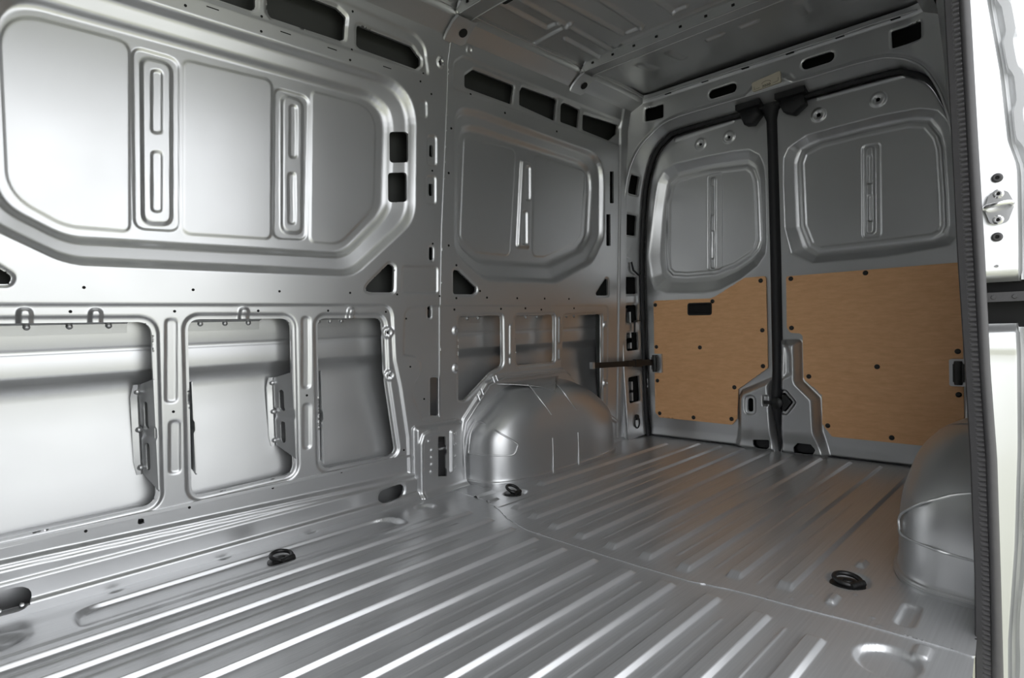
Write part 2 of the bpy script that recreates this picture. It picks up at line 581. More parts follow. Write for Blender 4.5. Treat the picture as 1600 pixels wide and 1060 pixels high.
HOLES_UP = [fillet(p, 0.012) for p in (
    [(1.727, 1.78), (1.775, 1.818), (2.031, 1.816), (2.015, 1.726), (1.726, 1.73)], [(2.071, 1.799), (2.083, 1.824), (2.341, 1.828), (2.329, 1.719), (2.069, 1.737)],
    [(2.376, 1.812), (2.393, 1.825), (2.529, 1.821), (2.517, 1.724), (2.372, 1.725)], [(2.561, 1.806), (2.883, 1.818), (2.87, 1.765), (2.8, 1.715), (2.558, 1.723)])]
RBAND = fillet([(1.645, 1.70), (1.655, 1.82), (1.70, 1.853), (2.90, 1.842), (2.90, 1.70)], [0.02, 0.03, 0.03, 0.01, 0.01])
RLOW = [fillet(p, r) for p, r in (
    ([(1.689, 0.747), (1.952, 0.747), (1.956, 0.51), (1.883, 0.487), (1.72, 0.374), (1.687, 0.38)], [.02, .02, .03, .05, .02, .01]),
    ([(2.042, 0.743), (2.332, 0.746), (2.333, 0.502), (2.056, 0.504)], 0.02),
    ([(2.409, 0.738), (2.745, 0.745), (2.753, 0.24), (2.65, 0.235), (2.608, 0.296), (2.491, 0.409), (2.396, 0.471)], [.02, .02, .02, .02, .05, .05, .03]))]
RTRI = fillet([(1.653, 0.945), (1.679, 0.946), (1.787, 0.871), (1.785, 0.854), (1.764, 0.842), (1.653, 0.841)], 0.012)
RTRI2 = fillet([(2.682, 0.86), (2.772, 0.946), (2.797, 0.94), (2.799, 0.849), (2.689, 0.848)], 0.012)
RSL = [fillet(p, 0.006) for p in ([(2.799, 1.544), (2.836, 1.55), (2.840, 1.372), (2.802, 1.367)], [(2.769, 1.303), (2.809, 1.307), (2.813, 1.13), (2.772, 1.127)])]
SUBR = fillet([(1.5, 0.794), (2.80, 0.794), (2.80, 0.20), (1.5, 0.05)], [0, 0.03, 0.03, 0])
ARCH_LINE = [(1.70, 0.0), (1.69, 0.20), (1.712, 0.29), (1.848, 0.432), (1.935, 0.462), (2.42, 0.455), (2.50, 0.42), (2.70, 0.22), (2.88, 0.12)]


def rear_disp(U, V):
    D = np.full(U.shape, -0.004)
    D += window_press(U, V, R_OUT, RBLANK, 0.055)
    for p in RFLAT:
        D -= 0.003 * (1 - ss(sdf(p, U, V), -0.005, 0.002))
    D -= 0.014 * (1 - ss(sdf(RRIB, U, V), -0.013, 0.0))
    for p in RRIBS:
        D += 0.010 * (1 - ss(sdf(p, U, V), -0.006, 0.003))
    D += 0.005 * (1 - ss(sdf(RBAND, U, V, 0.05), -0.012, 0.002))
    for p in HOLES_UP + [RTRI, RTRI2]:
        D += lip(U, V, p, 0.005, 0.003, 0.010)
    D += 0.005 * (1 - ss(sdf(SUBR, U, V, 0.05), -0.006, 0.001))
    for p in RLOW:
        D += lip(U, V, p, 0.007, 0.006, 0.015)
    d = dline(ARCH_LINE, U, V)
    D -= 0.010 * (1 - ss(d, 0.006, 0.014))
    for x, z in ((1.668, 0.684), (1.667, 0.52), (2.779, 0.683), (2.784, 0.351)):
        r = np.hypot(U - x, V - z)
        D -= 0.007 * (1 - ss(r, 0.014, 0.022)) - 0.006 * (1 - ss(r, 0.006, 0.010))
    for x0, x1, z0, z1 in ((2.000, 2.012, 0.56, 0.70), (2.000, 2.012, 0.515, 0.545), (2.362, 2.374, 0.60, 0.73), (2.362, 2.374, 0.515, 0.565)):
        P = fillet([(x0, z0), (x1, z0), (x1, z1), (x0, z1)], 0.005)
        D -= 0.006 * (1 - ss(sdf(P, U, V), -0.003, 0.006))
    r = np.hypot(U - 1.734, V - 1.880)
    D -= 0.004 * (1 - ss(r, 0.014, 0.022)) - 0.006 * (1 - ss(r, 0.007, 0.011))
    # the sheet turns in towards the rear pillar
    D -= 0.010 * ss(U, 2.885, 2.90)
    return D


us2 = np.arange(1.57, 2.962, 0.004)
KEEP_R = np.array([(float(seam_x(z)) - 0.008, z) for z in zz] + [(3.2, 2.0), (3.2, -0.1)])
ARCH_CUT = fillet([(1.72, -0.1), (1.74, 0.24), (1.87, 0.37), (1.96, 0.40), (2.40, 0.395), (2.48, 0.35), (2.72, 0.15), (2.80, -0.1)], 0.03)
rear_sheet = field('side_sheet', us2, vs, rear_disp, [BEHIND] + HOLES_UP + RLOW + RSL + [RTRI, RTRI2], wall_pos, PAINT, wall_left, rim=0.010, keep=KEEP_R)
tag(rear_sheet, 'silver wall sheet above the wheel arch with a smaller recessed window blank')

# drilled holes in the two sheets: small open cups
DOTS = [(0.347, 0.841), (0.621, 0.84), (0.89, 0.84), (1.157, 0.839), (1.365, 0.836), (1.578, 0.832), (0.316, 0.776), (0.57, 0.775), (0.82, 0.775), (1.071, 0.774), (1.316, 0.768), (1.411, 0.74), (0.33, 0.169), (0.594, 0.17), (0.855, 0.173), (1.114, 0.175), (0.558, 0.473), (0.984, 0.476), (0.623, 1.681), (0.853, 1.73), (0.848, 1.679), (1.181, 1.855), (1.171, 1.682), (1.180, 1.722), (1.505, 1.727), (1.487, 1.690), (1.542, 1.654), (1.643, 1.537), (1.628, 1.349), (1.626, 1.046), (1.964, 1.674), (2.334, 1.667), (1.668, 0.965), (1.667, 0.824), (1.806, 0.857), (1.849, 0.828), (2.047, 0.827), (2.246, 0.827), (2.44, 0.827), (2.11, 0.779), (2.49, 0.778), (1.66, 0.775), (1.943, 0.777), (2.227, 0.772), (1.544, 1.346), (1.544, 1.048), (1.756, 1.706), (1.498, 0.405), (1.395, 0.208), (1.425, 0.545)]
mb = MB()
dx = np.array([p[0] for p in DOTS])
dz = np.array([p[1] for p in DOTS])
dd = np.where(dx < seam_x(dz), front_disp(dx, dz), rear_disp(dx, dz))
for x, z, d in zip(dx, dz, dd):
    y = float(yw(z) + d)
    r = 0.0042 if x < 1.6 else 0.0052
    mb.cyl((x, y, z), (0, -1, 0), [(r * 0.6, -0.004), (r, -0.004), (r, 0.0012), (r * 0.85, 0.0012)], 10)
for x, z in ((0.70, 1.700), (0.93, 1.700), (1.10, 1.700), (1.33, 1.700)):
    y = float(yw(z))
    mb.box((x - 0.018, y - 0.001, z - 0.0015), (x + 0.018, y + 0.004, z + 0.0015))
tag(mb.build('drill_holes', DARK, wall_left, smooth=False), kind='stuff')

# ------------------------------------------------------------------ outer skin seen through the openings
zs = np.array([-0.05, 0.14, 0.16, 0.3, 0.45, 0.53, 0.55, 0.565, 0.580, 0.590, 0.597, 0.60, 0.605, 0.655, 0.662, 0.668, 0.674, 0.680, 0.74, 0.78, 1.0, 1.3, 1.6, 1.9, 2.03])
so = np.array([0.066, 0.070, 0.072, 0.092, 0.108, 0.115, 0.1145, 0.111, 0.101, 0.094, 0.090, 0.0885, 0.088, 0.086, 0.088, 0.091, 0.088, 0.086, 0.086, 0.086, 0.10, 0.11, 0.11, 0.10, 0.10])
xs = np.linspace(-0.72, 3.15, 40)


def skin(name, zq, mat, label):
    XX, ZZ = np.meshgrid(xs, zq, indexing='ij')
    YY = yw(ZZ) + np.interp(ZZ, zs, so)
    n = len(zq)
    idx = np.arange(len(xs) * n).reshape(len(xs), n)
    q = np.stack([idx[:-1, :-1], idx[1:, :-1], idx[1:, 1:], idx[:-1, 1:]], -1).reshape(-1, 4)
    tag(link(name, mesh_np(name, np.stack([XX, YY, ZZ], -1).reshape(-1, 3), q), mat, wall_left), label)


skin('outer_skin', zs[zs < 0.79], PAINT, 'silver outer body skin with a horizontal crease behind the openings')
skin('cavity_skin', zs[zs > 0.77], CAVITY_SHADE, 'inside of the body skin behind the upper holes, cavity shade painted dark')

# rails and brackets between the wall sheet and the skin
mb = MB()
for z0, y0, z1, y1 in ((0.176, 1.985, 0.186, 2.095), (0.150, 2.06, 0.195, 2.075), (0.160, 2.035, 0.178, 2.045)):
    mb.box((-0.7, y0, z0), (2.95, y1, z1))
tag(mb.build('sill_rail', PAINT, wall_left, smooth=False))


def belt_rail(x0, x1):
    """sloping plate with a down-turned, knobbed flange at the top of an opening"""
    m = MB()
    m.rings([[(x0, 1.968, 0.765), (x0, 2.035, 0.742), (x0, 2.040, 0.715), (x0, 2.044, 0.715), (x0, 2.039, 0.746), (x0, 1.970, 0.769)],
             [(x1, 1.968, 0.765), (x1, 2.035, 0.742), (x1, 2.040, 0.715), (x1, 2.044, 0.715), (x1, 2.039, 0.746), (x1, 1.970, 0.769)]])
    k = max(3, int((x1 - x0) / 0.09))
    for i in range(k):
        x = x0 + (i + 0.5) * (x1 - x0) / k
        m.cyl((x, 2.034, 0.737), (0, -1, -0.4), [(0.009, -0.006), (0.008, 0.003), (0.004, 0.006)], 10)
    return m


for i, (a, b) in enumerate(((-0.28, 0.462), (0.625, 0.852), (1.045, 1.185), (1.70, 1.90), (2.07, 2.32), (2.42, 2.62))):
    belt_rail(a, b).build('belt_rail', PAINT, wall_left)


def bracket(x, z0, z1, slots=True, lean=0.010):
    """upright plate with two slots between wall sheet and skin, flanged against the skin"""
    us_ = np.arange(0.0, 0.0961, 0.004)
    vs_ = np.arange(z0 - 0.03, z1 + 0.0301, 0.004)
    zc = (z0 + z1) / 2
    L = (z1 - z0)
    holes = [stadium((0.055, zc + 0.07 * L), (0.055, zc + 0.27 * L), 0.011), stadium((0.055, zc - 0.34 * L), (0.055, zc - 0.14 * L), 0.011)] if slots else []
    keep = [(0.003, z0 - 0.02), (0.003, z1 + 0.01), (0.09, z1 - 0.01), (0.09, z0 + 0.025)]

    def pos(U, V, D):
        return x - lean * U / 0.09 + D, 1.975 + U, V
    o = field('reinforcement_bracket', us_, vs_, lambda U, V: 0.004 * (1 - ss(np.abs(V - zc), 0.012, 0.022)), holes, pos, PAINT, wall_left, rim=0.003, keep=keep)
    m = MB()
    xa = x - lean
    pr = []
    for z in np.linspace(z0 + 0.022, z1 - 0.008, 8):
        w = 0.022 if z0 + 0.03 < z < z1 - 0.02 else 0.016
        yy = float(yw(z)) + 0.108 - 0.024 * float(ss(np.array(z), 0.5, 0.6))
        yy = min(yy, 2.075)
        pr.append([(xa + 0.002, yy - 0.006, z), (xa - 0.006, yy - 0.012, z), (xa - w, yy - 0.008, z), (xa - w, yy, z), (xa + 0.002, yy, z)])
    m.rings(pr)
    for f in (0.08, 0.5, 0.92):
        z = z0 + 0.022 + f * (L - 0.03)
        m.cyl((xa - 0.006, 2.062, z), (-0.6, -1, 0), [(0.010, -0.004), (0.008, 0.006), (0.003, 0.009)], 8)
    m.build('bracket_flange', PAINT, o)
    return o


bracket(0.509, 0.262, 0.566, True, 0.018)
bracket(0.934, 0.280, 0.552, True, 0.030)
bracket(0.612, 0.29, 0.55, False)
bracket(1.040, 0.24, 0.55, False)
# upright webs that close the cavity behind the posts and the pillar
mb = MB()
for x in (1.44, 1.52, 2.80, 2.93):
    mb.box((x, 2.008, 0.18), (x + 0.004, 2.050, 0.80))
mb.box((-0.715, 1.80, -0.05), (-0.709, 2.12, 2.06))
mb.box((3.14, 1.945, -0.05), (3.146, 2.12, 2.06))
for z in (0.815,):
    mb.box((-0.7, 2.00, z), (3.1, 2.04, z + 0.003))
mb.build('cavity_web', CAVITY_SHADE, wall_left, smooth=False)  # webs coloured dark as well, in place of cavity shade

# gusset plate in front of the wheel arch
PLATE = fillet([(1.428, 0.303), (1.70, 0.300), (1.71, -0.004), (1.432, -0.004)], [0.02, 0.03, 0, 0])
PSLOT = fillet([(1.55, 0.241), (1.590, 0.236), (1.590, 0.20), (1.598, 0.195), (1.598, 0.16), (1.590, 0.155), (1.590, 0.10), (1.597, 0.095), (1.597, 0.062), (1.549, 0.072)], 0.004)


def plate_disp(U, V):
    D = -0.020 - 0.0 * U
    D = D + 0.016 * ss(sdf(PLATE, U, V, 0.05), -0.022, -0.004) * (V > 0.03)
    D -= 0.010 * (1 - ss(dline([(1.463, -0.02), (1.463, 0.225), (1.475, 0.255), (1.505, 0.266), (1.545, 0.266)], U, V), 0.006, 0.014))
    D -= 0.009 * (1 - ss(dline([(1.622, 0.249), (1.622, 0.082)], U, V), 0.004, 0.010))
    for x, z in ((1.482, 0.235), (1.5, 0.23), (1.515, 0.19), (1.515, 0.16), (1.515, 0.13), (1.512, 0.10), (1.64, 0.24), (1.64, 0.19), (1.64, 0.14), (1.64, 0.09)):
        D -= 0.004 * (1 - ss(np.hypot(U - x, V - z), 0.003, 0.008))
    D -= 0.02 * (1 - ss(V, -0.004, 0.025))
    return D


gp = field('gusset_plate', np.arange(1.424, 1.716, 0.004), np.arange(-0.006, 0.31, 0.004), plate_disp, [PSLOT], wall_pos, PAINT, wall_left, rim=0.008, keep=PLATE)
tag(gp, 'silver slotted gusset plate in front of the wheel arch')

# ================================================================== FLOOR
SEAMC = [(1.62, 2.1), (1.60, 1.75), (1.545, 1.60), (1.497, 1.519), (1.472, 1.446), (1.45, 1.37), (1.443, 1.237), (1.435, 1.065), (1.432, 0.92), (1.434, 0.768), (1.455, 0.668), (1.461, 0.60), (1.465, 0.50), (1.475, 0.40), (1.478, 0.22)]
SY = np.array([p[1] for p in SEAMC])[::-1]
SX = np.array([p[0] for p in SEAMC])[::-1]
LOOP = fillet([(0.268, 1.735), (1.236, 1.735), (1.236, 1.884), (0.268, 1.880)], [0.03, 0.03, 0.075, 0.075], 10)
RIBS_Y = [0.405 + 0.125 * k for k in range(11)]


def rib_prof(Y, y0, w=0.0072, top=0.0288):
    a = np.clip((Y - y0) / w, 0, 1)
    b = np.clip((Y - y0 - w - top) / w, 0, 1)
    return a * (1 - b)


def dish(U, V, cx, cy, rx, ry, d, s=0.016):
    r = np.hypot((U - cx) / rx, (V - cy) / ry)
    w = s / min(rx, ry)
    return -d * (1 - ss(r, 1 - w, 1))


def floor_front(U, V):
    H = np.zeros(U.shape)
    ends = {0: 1.36, 1: 1.39, 2: 1.40, 3: 1.40, 4: 1.40, 5: 1.40, 6: 1.41, 7: 1.42, 8: 1.44, 9: 1.46, 10: 1.47}
    for k, y0 in enumerate(RIBS_Y):
        H = np.maximum(H, 0.0125 * rib_prof(V, y0) * (1 - ss(U, ends[k] - 0.028, ends[k])))
    for k, y0 in enumerate(RIBS_Y[:-1]):
        a = [0.9, 0.3, 0.2, -0.6, -0.6, 0.2, 0.7, -0.6, -0.6, -0.6][k]
        H += 0.0030 * (1 - ss(np.abs(V - y0 - 0.087), 0.001, 0.006)) * ss(U, a, a + 0.03) * (1 - ss(U, 1.34 - 0.05 * (k % 3), 1.36 - 0.05 * (k % 3)))
    H += 0.0035 * ss(V, 1.722, 1.732) * (1 - ss(V, 1.85, 1.96)) * (1 - ss(U, 1.30, 1.45))
    H -= 0.013 * np.clip(-sdf(LOOP, U, V, 0.03) / 0.006, 0, 1) * ss(V, 1.738, 1.80)
    for x, y in ((0.382, 1.930), (0.675, 1.938), (0.965, 1.943), (1.25, 1.947)):
        H += dish(U, V, x, y, 0.024, 0.012, 0.006, 0.010)
    H += dish(U, V, 0.05, 1.815, 0.14, 0.065, 0.016, 0.022)
    H += dish(U, V, 1.395, 1.865, 0.046, 0.042, 0.012, 0.014)
    H += dish(U, V, 1.355, 0.296, 0.066, 0.062, 0.013, 0.015)
    H += 0.006 * (1 - ss(sdf(fillet([(1.40, 0.235), (1.46, 0.235), (1.46, 0.265), (1.40, 0.265)], 0.01), U, V), -0.006, 0.002))
    # turned up along the wall
    H += 0.016 * ss(V, 1.955, 1.985)
    return H


def floor_rear(U, V):
    H = np.full(U.shape, 0.0025)
    st = [(9.0, 0), (1.50, 3.06), (1.485, 3.07), (1.44, 3.08), (1.445, 3.08), (1.447, 3.08), (1.455, 3.08), (1.47, 3.08), (1.51, 3.08), (1.545, 3.08), (1.85, 2.98)]
    for k, y0 in enumerate(RIBS_Y):
        a, b = st[k]
        if b <= 0:
            continue
        a += 0.03
        y0 = y0 + (0.012 if k < 10 else 0.03)
        H = np.maximum(H, 0.0025 + 0.012 * rib_prof(V, y0) * ss(U, a, a + 0.035) * (1 - ss(U, b - 0.04, b)))
    for k, y0 in enumerate(RIBS_Y[1:-1]):
        a = 1.52 + 0.02 * (k % 3)
        H += 0.0025 * (1 - ss(np.abs(V - y0 - 0.096), 0.001, 0.006)) * ss(U, a, a + 0.03) * (1 - ss(U, 2.3 + 0.2 * (k % 2), 2.5 + 0.2 * (k % 2)))
    H += dish(U, V, 1.748, 1.712, 0.062, 0.048, 0.012)
    H += dish(U, V, 1.700, 0.455, 0.062, 0.056, 0.013)
    H -= 0.008 * (1 - ss(sdf(fillet([(1.52, 0.278), (1.65, 0.280), (1.65, 0.324), (1.52, 0.322)], 0.016), U, V), -0.012, 0.0))
    H += 0.010 * (1 - ss(sdf(fillet([(1.525, 0.436), (1.59, 0.438), (1.59, 0.468), (1.525, 0.466)], 0.010), U, V), -0.012, 0.0))
    H += 0.010 * (1 - ss(sdf(fillet([(1.80, 0.440), (1.86, 0.440), (1.86, 0.47), (1.80, 0.47)], 0.010), U, V), -0.012, 0.0))
    H += 0.008 * (1 - ss(sdf(fillet([(1.57, 1.79), (1.70, 1.79), (1.70, 1.805), (1.57, 1.805)], 0.005), U, V), -0.003, 0.006))
    H += 0.008 * (1 - ss(sdf(fillet([(1.585, 1.70), (1.64, 1.70), (1.64, 1.72), (1.585, 1.72)], 0.007), U, V), -0.005, 0.006))
    for x, y in ((1.50, 0.53), (1.62, 0.42), (1.66, 0.52), (1.72, 0.36), (1.52, 0.36), (1.49, 0.34), (1.55, 0.50), (1.47, 0.30)):
        H += 0.003 * (1 - ss(np.hypot(U - x, V - y), 0.002, 0.007))
    H += 0.016 * ss(V, 1.955, 1.985)
    return H


def floor_pos(U, V, D):
    return U, V, D


def floor_pos2(U, V, D):
    return U, V, D


def rib_grid(off, off10):
    g_ = list(np.arange(0.156, 1.990, 0.009)) + list(np.arange(1.860, 1.990, 0.002)) + list(np.arange(0.156, 0.56, 0.005))
    for k, y0 in enumerate(RIBS_Y):
        y0 = y0 + (off if k < 10 else off10)
        g_ += [y0 + t for t in (-0.003, -0.0015, 0, 0.0015, 0.004, 0.0065, 0.008, 0.0095, 0.011, 0.022, 0.033, 0.0345, 0.036, 0.0375, 0.040, 0.0425, 0.044, 0.0455, 0.047)]
        g_ += [RIBS_Y[k] + (0.087 if off == 0 else 0.096) + t for t in (-0.006, -0.004, -0.002, 0, 0.002, 0.004, 0.006)]
    g_ = np.unique(np.round(np.array(g_), 5))
    g_ = g_[(g_ >= 0.1555) & (g_ <= 1.990)]
    keep_ = [g_[0]]
    for v in g_[1:]:
        if v - keep_[-1] > 0.00095:
            keep_.append(v)
    return np.array(keep_)


fy = rib_grid(0.0, 0.0)
fy2 = rib_grid(0.012, 0.030)
fx1 = np.concatenate([np.linspace(-0.75, -0.04, 20)[:-1], np.arange(-0.04, 1.34, 0.008), np.arange(1.34, 1.64, 0.005)])
poly_f = np.vstack([[(-2, 3.0), (1.632, 3.0)], [(a + 0.012, b) for a, b in zip(SX[::-1], SY[::-1])], [(1.58, 0.177), (1.30, 0.156), (-2, 0.156)]])
floor = field('floor', fx1, fy, floor_front, [], floor_pos, PAINT_FLOOR, keep=poly_f, h=0.005)
tag(floor, 'silver ribbed steel cargo floor', kind='structure')
fx2 = np.concatenate([np.arange(1.42, 1.92, 0.005), np.arange(1.92, 2.98, 0.012), np.arange(2.98, 3.132, 0.006)])
poly_r = np.vstack([[(1.62, 3.0)], [(a, b) for a, b in zip(SX[::-1], SY[::-1])], [(1.475, 0.168), (1.58, 0.176), (4, 0.178), (4, 3.0)]])
fr = field('floor_panel', fx2, fy2, floor_rear, [], floor_pos2, PAINT_FLOOR, floor, keep=poly_r, h=0.005, rim=-0.003)
tag(fr, 'silver ribbed floor sheet in front of the rear doors, overlapping the front one')
# underside so that no daylight comes up through the joint
mb = MB()
mb.box((-0.75, 0.20, -0.10), (3.2, 2.06, -0.03))
mb.build('floor_pan', PAINT, floor, smooth=False)
# spot-welded flange between floor and wall, dimples
mb = MB()
for i in range(30):
    x = 0.05 + i * 0.045
    mb.cyl((x, 1.972, 0.022), (0, -1, 0.6), [(0.006, -0.002), (0.005, 0.0015), (0.002, 0.0025)], 8)
tag(mb.build('spot_welds', PAINT, floor), kind='stuff')


# ================================================================== WHEEL ARCHES
def wheel_arch(name, label, side, x0, x1, yi, yo, top, isc):
    """lofted housing; side=+1: against the +y wall"""
    secs = []
    ncol = 72
    levels = [(-0.01, 0.0, 0.0, 0.0), (0.02, 0.0, 0.0, 0.0), (0.035, 0.006, 0.004, 0.006), (0.15, 0.010, 0.006, 0.012), (0.22, 0.024, 0.010, 0.03), (0.27, 0.060, 0.016, 0.075),
              (0.31, 0.105, 0.022, 0.125), (0.345, 0.150, 0.034, 0.175), (0.375, 0.195, 0.052, 0.23), (0.396, 0.235, 0.075, 0.28), (0.408, 0.28, 0.108, 0.33), (0.4165, 0.33, 0.145, 0.38), (0.4225, 0.385, 0.185, 0.43), (0.427, 0.43, 0.222, 0.46)]
    dep = abs(yo - yi)
    for li, (z, f, i, r) in enumerate(levels):
        z = z * top / 0.421 if z > 0.1 else z
        a, b = x0 + f, x1 - r * 1.1
        y = yi + side * min(i * isc, dep - 0.002)
        rad = 0.13
        P = [(a, yo)]
        # front face, rounded corner, inner face, rounded corner, rear face
        rem = max(abs(yo - y), 0.002)
        k0 = min(1.0, rem / 0.16)
        c0 = np.array([(a + 0.012, y + side * rad * 0.95 * k0), (a + 0.030, y + side * 0.012 * k0), (a + rad * 1.9, y)])
        c1 = np.array([(b - 0.36, y), (b - 0.10, y + side * 0.01), (b, y + side * 0.16 * k0)])
        for t in np.linspace(0, 1, 8)[:-1]:
            P.append(tuple((1 - t) * np.array((a, yo)) + t * c0[0]))
        for t in np.linspace(0, 1, 25):
            P.append(tuple((1 - t) ** 2 * c0[0] + 2 * t * (1 - t) * c0[1] + t * t * c0[2]))
        for t in np.linspace(0, 1, 14)[1:-1]:
            P.append(tuple((1 - t) * c0[2] + t * c1[0]))
        for t in np.linspace(0, 1, 19):
            P.append(tuple((1 - t) ** 2 * c1[0] + 2 * t * (1 - t) * c1[1] + t * t * c1[2]))
        for t in np.linspace(0, 1, 6)[1:]:
            P.append(tuple((1 - t) * c1[2] + t * np.array((b, yo))))
        secs.append([(p[0], p[1], z) for p in P])
    # resample the levels finely with a smooth spline through them
    S = np.array(secs)
    L = len(S)
    tt = np.linspace(0, L - 1, 60)
    out = []
    for t in tt:
        k = min(int(t), L - 2)
        w = t - k
        p0, p1, p2, p3 = S[max(k - 1, 0)], S[k], S[k + 1], S[min(k + 2, L - 1)]
        out.append(0.5 * (2 * p1 + (p2 - p0) * w + (2 * p0 - 5 * p1 + 4 * p2 - p3) * w * w + (3 * p1 - p0 - 3 * p2 + p3) * w ** 3))
    mb = MB()
    mb.rings([[tuple(p) for p in r] for r in out], close=False)
    root = mb.build(name, PAINT, smooth=True, sharp=None)
    tag(root, label, 'wheel arch')
    return root, out


def arch_surf(out, u, v):
    """point on an arch loft: u along the plan contour 0..1, v up 0..1"""
    i = v * (len(out) - 1)
    k = min(int(i), len(out) - 2)
    r = (1 - (i - k)) * out[k] + (i - k) * out[k + 1]
    j = u * (len(r) - 1)
    m = min(int(j), len(r) - 2)
    return (1 - (j - m)) * r[m] + (j - m) * r[m + 1]


archL, oL = wheel_arch('wheel_arch', 'silver rounded wheel arch with a pressed triangular bead, against the side wall', 1, 1.712, 2.76, 1.773, 1.995, 0.425, 1.0)


def surf_path(out, pts, n=10, lift=0.0):
    P = []
    for a, b in zip(pts[:-1], pts[1:]):
        for t in np.linspace(0, 1, n, endpoint=False):
            P.append(arch_surf(out, a[0] + (b[0] - a[0]) * t, a[1] + (b[1] - a[1]) * t))
    P.append(arch_surf(out, *pts[-1]))
    return [tuple(p) for p in P]


def bead_on(parent, pts, r=0.0042, closed=False):
    """pressed bead following points on the surface"""
    P, _ = resample(pts + ([pts[0]] if closed else []), 14 * len(pts))
    m_ = MB()
    m_.tube([tuple(p) for p in P], r, 10)
    return m_.build('pressed_bead', PAINT, parent)


bead_on(archL, [(1.777, 1.974, 0.274), (1.780, 1.9355, 0.2718), (1.790, 1.8428, 0.2342), (1.852, 1.798, 0.182), (1.855, 1.7966, 0.167), (1.830, 1.8034, 0.134), (1.7518, 1.8569, 0.1390), (1.7241, 1.958, 0.138), (1.7242, 1.972, 0.1434), (1.7293, 1.9702, 0.185), (1.7404, 1.9721, 0.225)], 0.0040, True)
for pts in ([(2.0453, 1.8979, 0.4162), (2.036, 1.862, 0.3985), (2.0345, 1.8262, 0.3640), (2.052, 1.801, 0.322), (2.0824, 1.7890, 0.2788)], [(2.222, 1.8876, 0.4137), (2.213, 1.850, 0.394), (2.2136, 1.8135, 0.3600), (2.238, 1.797, 0.315), (2.2709, 1.7888, 0.2771)],
            [(2.0745, 1.7798, 0.1713), (2.0719, 1.778, 0.0917), (2.0637, 1.7730, 0.010)], [(2.2648, 1.7796, 0.1675), (2.2625, 1.778, 0.0877), (2.2545, 1.7730, 0.0133)]):
    bead_on(archL, pts, 0.0036)
# strips of flange along the arch
m = MB()
m.tube([(1.706, 1.978, 0.0), (1.700, 1.976, 0.20), (1.716, 1.972, 0.275), (1.86, 1.965, 0.425), (1.95, 1.962, 0.452), (2.42, 1.962, 0.448)], 0.006, 8)
for (x, z) in ((1.80, 0.375), (1.822, 0.398), (1.895, 0.446), (1.915, 0.452)):
    m.tube([(x - 0.012, 1.955, z - 0.02 + 0.012), (x - 0.014, 1.966, z + 0.018)], 0.004, 6)
m.build('flange_bead', PAINT, archL)

archR, oR = wheel_arch('wheel_arch', 'silver wheel arch half hidden behind the black door seal at the right', -1, 1.705, 2.76, 0.394, 0.165, 0.40, 1.7)
bead_on(archR, [(1.776, 0.190, 0.262), (1.770, 0.235, 0.251), (1.762, 0.273, 0.2348), (1.762, 0.304, 0.2185), (1.7978, 0.350, 0.1769), (1.8147, 0.362, 0.1544), (1.8101, 0.361, 0.1365), (1.7854, 0.349, 0.1204), (1.7265, 0.280, 0.1220), (1.7233, 0.2399, 0.1166), (1.718, 0.190, 0.114)], 0.0036)
m = MB()
m.tube(surf_path(oR, [(0.03, 0.062), (0.36, 0.055), (0.6, 0.055)]), 0.003, 8)
m.build('pressed_bead', PAINT, archR)


# ================================================================== TIE-DOWN RINGS
def tie_down(label, x, y, z, rot, tilt, s):
    root = bpy.data.objects.new('tie_down_ring', None)
    COL.objects.link(root)
    root.location = (x, y, z)
    root.rotation_euler = (0, 0, rot)
    tag(root, label, 'tie-down', 'tie-down rings on the floor')
    m = MB()
    m.cyl((0, 0, 0), (0, 0, 1), [(0.042 * s, 0), (0.042 * s, 0.004), (0.036 * s, 0.008), (0.020 * s, 0.009)], 28)
    m.build('base_plate', PLASTIC, root)
    m = MB()
    m.cyl((0, 0, 0.008), (0, 0, 1), [(0.013, 0), (0.013, 0.006), (0.010, 0.009)], 6)
    m.build('bolt_head', PLASTIC, root)
    m = MB()
    pts = []
    for k in range(28):
        q = 2 * math.pi * k / 28
        px, py = 0.031 * s * math.cos(q), 0.031 * s * math.sin(q)
        pts.append((px, py * math.cos(tilt), 0.014 + max(0, (py + 0.031 * s)) * math.sin(tilt)))
    m.tube(pts, 0.0062, 10, closed=True)
    m.build('ring', PLASTIC, root)
    m = MB()
    m.tube([(-0.024 * s, -0.027 * s, 0.012), (0.024 * s, -0.027 * s, 0.012)], 0.009, 10)
    m.build('hinge_barrel', PLASTIC, root)
    return root


tie_down('black folded tie-down ring in the long floor recess beside the side wall', 0.790, 1.800, -0.0095, 0.25, 0.16, 1.0)
tie_down('black tie-down ring tilted up in front of the left wheel arch', 1.742, 1.722, -0.006, 0.2, 0.42, 0.85)
tie_down('black tie-down ring lying in a round cup by the right wheel arch', 1.690, 0.455, -0.009, -0.4, 0.12, 1.0)

# ================================================================== ROOF
ROOF_Z = 2.005


